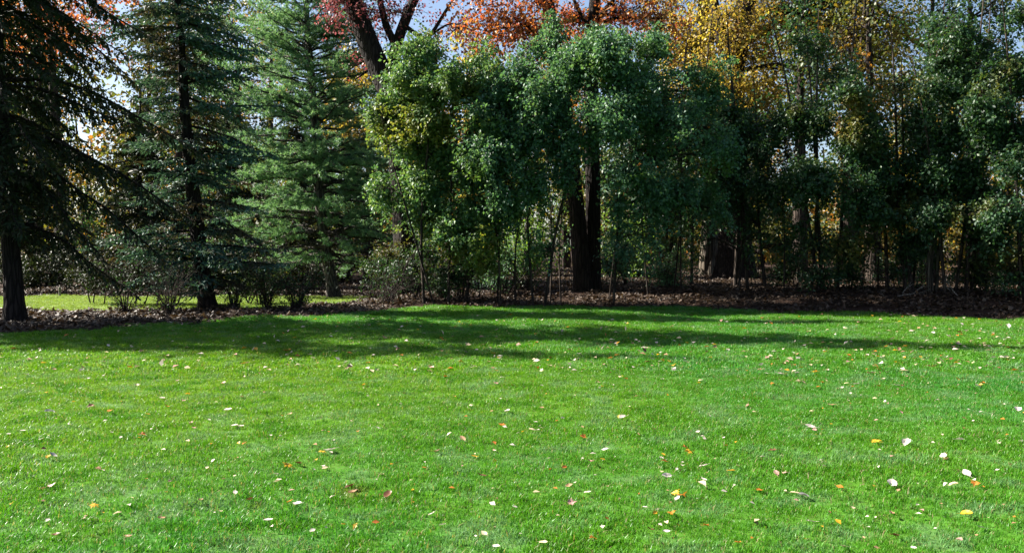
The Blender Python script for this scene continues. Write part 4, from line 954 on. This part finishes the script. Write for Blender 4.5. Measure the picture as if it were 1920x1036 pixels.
#LEAVES#
NAMED = [
 (211, 652, 'cream', 'oval', .11, 'cream oval leaf just below the shadow edge, upper left lawn'), (153, 701, 'grey', 'curl', .13, 'grey brown curled leaf with a dark shadow on the upper left lawn'),
 (93, 781, 'grey', 'curl', .14, 'large pale grey curled leaf near the left edge of the lawn'), (43, 815, 'white', 'oval', .09, 'round pale leaf close to the left edge, below the large grey curled leaf'),
 (276, 780, 'yellow', 'maple', .09, 'bright yellow leaf among rust leaves on the left lawn'), (87, 744, 'yellow', 'oval', .07, 'tiny yellow leaf above the large grey curled leaf'),
 (170, 768, 'brown', 'maple', .10, 'rust brown lobed leaf between the grey curled leaf and the bright yellow one'), (205, 778, 'orange', 'maple', .10, 'orange brown leaf next to the rust brown lobed leaf on the left'),
 (304, 749, 'white', 'oval', .09, 'small white leaf above the bright yellow leaf on the left lawn'), (351, 740, 'yellow', 'maple', .10, 'yellow orange leaf at the top of a small leaf group on the left lawn'),
 (345, 754, 'pink', 'oval', .09, 'pinkish leaf just under the yellow orange leaf of the left group'), (313, 766, 'orange', 'maple', .09, 'rust orange leaf under the left group of pale leaves'),
 (358, 797, 'brown', 'maple', .09, 'brown leaf touching a pale one, centre of the left lawn'), (363, 807, 'pink', 'oval', .10, 'pale pinkish leaf tucked under a brown leaf'),
 (266, 825, 'orange', 'maple', .09, 'small orange leaf alone below the bright yellow leaf, left lawn'), (427, 772, 'white', 'oval', .11, 'pale elongated leaf midway across the left lawn'),
 (440, 804, 'white', 'oval', .09, 'left one of a touching pair of pale leaves'), (452, 803, 'white', 'oval', .08, 'right one of a touching pair of pale leaves'), (543, 785, 'tan', 'maple', .10, 'tan lobed leaf right of the pale pair'),
 (90, 870, 'yellow', 'curl', .09, 'yellow tipped leaf beside a grey one, lower left'), (100, 868, 'grey', 'curl', .13, 'grey folded leaf beside a yellow tip, lower left'),
 (617, 852, 'white', 'curl', .14, 'large cream white leaf with yellow edges, left of the lawn centre'), (604, 855, 'yellow', 'maple', .08, 'yellow leaf showing at the left side of a large cream leaf'),
 (538, 879, 'yellow', 'maple', .11, 'yellow leaf lying against a red brown leaf'), (557, 875, 'brown', 'maple', .11, 'red brown lobed leaf lying against a yellow leaf'), (459, 838, 'orange', 'maple', .08, 'small red orange leaf above the yellow and red brown pair'),
 (522, 908, 'cream', 'curl', .09, 'cream yellow leaf just below the yellow and red brown pair'), (518, 897, 'white', 'oval', .08, 'small pale leaf just above the cream yellow leaf'), (178, 965, 'yellow', 'maple', .095, 'large bright yellow lobed leaf alone in the lower left grass'),
 (441, 935, 'white', 'oval', .07, 'small white leaf in the lower left grass, above centre'), (302, 986, 'tan', 'curl', .09, 'tan curled leaf near the bottom, right of the bright yellow lobed leaf'), (503, 983, 'white', 'oval', .08, 'white oval leaf near the bottom left of centre'),
 (557, 951, 'white', 'curl', .10, 'white leaf with an orange leaf at its left'), (544, 948, 'orange', 'oval', .08, 'orange leaf at the left side of a white leaf'), (105, 1016, 'brown', 'maple', .08, 'dark red brown leaf at the bottom near the left corner'),
 (241, 1022, 'tan', 'maple', .08, 'brown tan leaf at the bottom below the bright yellow lobed leaf'), (377, 951, 'tan', 'curl', .08, 'pale tan leaf in the lower left, left of a small white leaf'), (185, 892, 'tan', 'maple', .08, 'tan orange leaf right of the grey folded leaf'),
 (468, 945, 'brown', 'curl', .08, 'dark brown curled leaf on thin grass, lower left'), (97, 925, 'pink', 'oval', .09, 'pinkish leaf near the lower left edge'),
 (1006, 678, 'orange', 'maple', .12, 'orange leaf just below the long shadow at the lawn middle'), (1129, 733, 'yellow', 'oval', .09, 'yellow leaf alone right of the lawn middle'), (951, 773, 'white', 'curl', .11, 'white folded leaf alone in the very middle of the lawn'),
 (940, 799, 'orange', 'maple', .12, 'orange lobed leaf below the white folded leaf in the middle'), (998, 806, 'cream', 'oval', .09, 'creamy yellow leaf right of the orange lobed leaf in the middle'), (1094, 819, 'orange', 'maple', .10, 'bright orange leaf right of the middle, beside a tan scrap'),
 (867, 829, 'tan', 'curl', .10, 'tan twiggy curled leaf left below the middle'), (890, 863, 'yellow', 'oval', .08, 'small yellow leaf below the tan twiggy one'), (818, 855, 'brown', 'maple', .10, 'rust brown leaf left of the small yellow one below the middle'),
 (1107, 868, 'pink', 'curl', .11, 'pinkish tan leaf below the bright orange middle leaf'), (1130, 860, 'yellow', 'maple', .08, 'yellow leaf touching the right of a pinkish tan leaf'), (1134, 844, 'white', 'curl', .09, 'pale curled leaf above the yellow and pinkish pair'),
 (903, 900, 'brown', 'maple', .11, 'dark purple red leaf in the lower middle'), (774, 925, 'yellow', 'oval', .07, 'small yellow leaf left of the dark purple red one'), (728, 937, 'brown', 'curl', .11, 'reddish brown curled leaf beside the worn patch'),
 (655, 918, 'brown', 'maple', .11, 'dark leaf at the worn bare patch'), (662, 928, 'tan', 'curl', .10, 'tan leaf on the worn bare patch'), (1101, 930, 'white', 'oval', .10, 'bright white round leaf in the lower middle'),
 (1250, 889, 'white', 'oval', .11, 'bright white leaf above the orange and white heap'), (810, 971, 'white', 'oval', .07, 'small white leaf near the bottom middle, upper of two'), (830, 991, 'white', 'oval', .07, 'upright white leaf near the bottom middle, lower of two'),
 (930, 1030, 'white', 'oval', .08, 'white leaf cut by the bottom edge at the middle'), (1019, 1026, 'cream', 'oval', .08, 'cream leaf near the bottom edge right of the middle'), (908, 1008, 'cream', 'oval', .08, 'yellowish cream leaf low in the middle'),
 (1268, 924, 'yellow', 'maple', .11, 'golden leaf of the heap of three below the bright white leaf'), (1281, 932, 'orange', 'maple', .10, 'orange leaf of the heap of three'), (1270, 937, 'white', 'oval', .09, 'white leaf of the heap of three'),
 (1260, 973, 'orange', 'maple', .08, 'orange leaf below the heap of three'), (1218, 1003, 'brown', 'maple', .07, 'deep red leaf near the bottom, left of two white ones'), (1249, 1008, 'white', 'curl', .08, 'white leaf near the bottom, right of a deep red one'),
 (1248, 991, 'cream', 'curl', .07, 'cream leaf just above a white one near the bottom'), (1111, 1022, 'orange', 'maple', .08, 'orange leaf at the bottom right of the middle'), (1067, 918, 'tan', 'curl', .08, 'tan upright leaf left of the bright white round leaf'),
 (1169, 789, 'white', 'curl', .12, 'pale twisted leaf right of the lawn middle'), (1072, 953, 'pink', 'maple', .08, 'pinkish leaf below left of the bright white round leaf'), (1240, 857, 'white', 'oval', .09, 'pale leaf with an orange scrap above the bright white leaf'),
 (1246, 865, 'orange', 'curl', .07, 'orange scrap under a pale leaf'), (1519, 805, 'white', 'oval', .13, 'large white leaf, upper of an overlapping pair on the right lawn'), (1527, 813, 'pink', 'oval', .10, 'pinkish white leaf, lower of an overlapping pair on the right lawn'),
 (1642, 835, 'yellow', 'maple', .12, 'bright yellow lobed leaf left of a large pale leaf'), (1698, 836, 'white', 'curl', .14, 'large pale ragged leaf right of the bright yellow lobed leaf'), (1800, 832, 'white', 'curl', .10, 'white crescent curled leaf on the far right lawn'),
 (1769, 863, 'white', 'oval', .11, 'white leaf with a tan one below it'), (1774, 870, 'tan', 'curl', .08, 'tan leaf tucked below a white one on the right'), (1812, 899, 'white', 'oval', .12, 'brightest large white leaf on the lower right lawn'),
 (1673, 917, 'white', 'curl', .13, 'large flat pale leaf left of the brightest white one'), (1575, 917, 'orange', 'oval', .09, 'yellow orange oval leaf left of the large flat pale leaf'), (1491, 927, 'cream', 'oval', .10, 'creamy yellow leaf beside a grey sliver'),
 (1507, 931, 'grey', 'curl', .10, 'grey sliver of a leaf right of a creamy one'), (1455, 891, 'pink', 'oval', .09, 'left pink leaf of two pink ones'), (1474, 890, 'pink', 'maple', .08, 'right pink lobed leaf of two pink ones'),
 (1370, 884, 'yellow', 'maple', .095, 'vivid yellow leaf right of a cluster of white leaves'), (1320, 873, 'white', 'oval', .12, 'large white heart shaped leaf left of the vivid yellow one'), (1320, 899, 'white', 'oval', .10, 'white oval leaf stacked above a cream leaf'),
 (1315, 908, 'cream', 'curl', .11, 'cream leaf under a white oval one'), (1283, 842, 'orange', 'maple', .10, 'orange yellow leaf, left of a touching golden pair'), (1290, 847, 'yellow', 'maple', .10, 'yellow leaf, right of a touching golden pair'),
 (1425, 919, 'orange', 'maple', .08, 'orange leaf midway between the vivid yellow and the creamy leaf'), (1522, 980, 'white', 'oval', .09, 'flat white leaf near the bottom right of centre'), (1670, 968, 'tan', 'curl', .09, 'brown orange curled leaf above a dark one, lower right'),
 (1677, 1008, 'brown', 'maple', .09, 'dark brown leaf near the bottom, lower right'), (1812, 973, 'yellow', 'curl', .10, 'yellow orange curled leaf in the lower right'), (1837, 996, 'grey', 'curl', .09, 'grey white sliver below the yellow orange curled leaf'),
 (1828, 921, 'orange', 'maple', .09, 'orange leaf under the brightest white one'), (1788, 922, 'cream', 'curl', .09, 'cream curled leaf left of the orange leaf on the lower right'), (1909, 777, 'white', 'curl', .14, 'large white crumpled leaf at the right edge of the lawn'),
 (1559, 763, 'tan', 'maple', .13, 'orange tan lobed leaf above the overlapping white pair'), (1448, 852, 'brown', 'maple', .11, 'brown leaf above the two pink ones'), (1798, 1018, 'pink', 'oval', .07, 'peach leaf near the bottom right'),
 (1713, 1031, 'white', 'oval', .08, 'white leaf cut by the bottom edge, lower right'), (1582, 1029, 'cream', 'oval', .07, 'creamy leaf at the bottom edge right of centre'), (1463, 705, 'white', 'oval', .13, 'white leaf below the long shadow, left of three on the right lawn'),
 (1494, 700, 'white', 'oval', .12, 'white leaf below the long shadow, middle of three on the right lawn'), (1527, 698, 'yellow', 'maple', .12, 'yellowish leaf below the long shadow, right of three'), (1637, 699, 'cream', 'curl', .14, 'large cream leaf close below the long shadow with an orange one'),
 (1646, 694, 'orange', 'maple', .12, 'orange leaf beside a large cream one below the long shadow'), (1605, 720, 'white', 'oval', .12, 'white leaf below and left of the large cream one'), (1681, 722, 'white', 'oval', .11, 'white leaf below and right of the large cream one'),
 (1834, 726, 'white', 'curl', .13, 'white crumpled leaf in the scattered group at the right'), (1324, 995, 'orange', 'maple', .08, 'orange leaf low on the lawn below the heap of three, to its right'), (1383, 1031, 'orange', 'oval', .07, 'orange leaf at the bottom edge, right of the heap of three'),
 (1402, 763, 'brown', 'maple', .10, 'rust leaf alone on the right lawn left of the orange tan lobed one'), (874, 664, 'grey', 'curl', .14, 'blue grey leaf inside the long shadow edge at the middle')]
for (px, py, co, sh, s, lab) in NAMED:
    g = G(px, py); put_leaf(g[0], g[1], s, co, sh, lab)
SHADE = {'white': 'tiny whitish', 'cream': 'tiny cream', 'yellow': 'tiny yellow', 'orange': 'tiny orange', 'tan': 'tiny tan', 'brown': 'tiny brown', 'pink': 'tiny pinkish'}
cols = ['white'] * 34 + ['cream'] * 22 + ['yellow'] * 10 + ['orange'] * 10 + ['tan'] * 12 + ['brown'] * 6 + ['pink'] * 8
STOP = set('of the a an at in and by on to with below above near beside between just close under one its their white touching midway upper lower left right as small large'.split())
def handle(l):
    w = l.split(',')[0].split()[:7]
    while w[-1] in STOP: w.pop()
    return ' '.join(w)
NPX = np.array([(a[0], a[1]) for a in NAMED], float); HANDLE = [handle(a[5]) for a in NAMED]; USED = set()
def sprinkle(n, y0, y1, size, where, bias):
    k = 0
    while k < n:
        px, py = r_.uniform(-30, 1950), r_.uniform(y0, y1)
        if r_.rand() > bias + (1 - bias) * px / 1920: continue
        g = G(px, py)
        if not is_lawn(g[0], g[1] + .2): continue
        co = cols[r_.randint(len(cols))]; sh = ('maple', 'oval', 'curl')[r_.randint(3)]
        lab = None
        if where:
            D = NPX - (px, py); D[:, 1] *= 2; q = int((D ** 2).sum(1).argmin()); ddx, ddy = px - NPX[q][0], 2 * (py - NPX[q][1])
            w = ('right of' if ddx > 0 else 'left of') if abs(ddx) > abs(ddy) else ('in front of' if ddy > 0 else 'beyond')
            far = 'close' if math.hypot(ddx, ddy) < 45 else 'somewhat' if math.hypot(ddx, ddy) < 90 else 'well'
            lab = f'{SHADE[co]} leaf scrap {far} {w} the {HANDLE[q]}'
            if lab in USED or (far, w, q) in USED: continue
            USED.update((lab, (far, w, q)))
        yield g, co, sh, r_.uniform(*size), lab; k += 1
for a in ((75, 676, 730, (.06, .10), 'in the sunny strip below the long shadow', .35), (55, 730, 850, (.035, .07), 'across the sunny middle of the lawn', .4), (40, 850, 1036, (.02, .045), 'in the nearest grass', .5)):
    for g, co, sh, s, lab in sprinkle(*a): put_leaf(g[0], g[1], s, co, sh, lab)
# the rest, far off and tiny, as one scatter
vs, fs, mis, n0 = [], [], [], 0
b = B(); keys = list(LM)
for a in ((640, 590, 700, (.06, .11), '', .25), (260, 690, 1000, (.02, .055), '', .35)):
    for g, co, sh, s, lab in sprinkle(*a):
        z = float(gz(*g)) + .035; t = np.append(r_.normal(size=2), r_.normal(0, .25))
        leaves(b, np.array([[g[0], g[1], z]]), t[None], np.array([[r_.normal(0, .3), r_.normal(0, .3), 1]]), s, s * .7, keys.index(co), .2)
tag(b.build('scattered_leaves', list(LM.values())), 'countless tiny pale leaf scraps strewn over the lawn', 'leaf litter', kind='stuff')
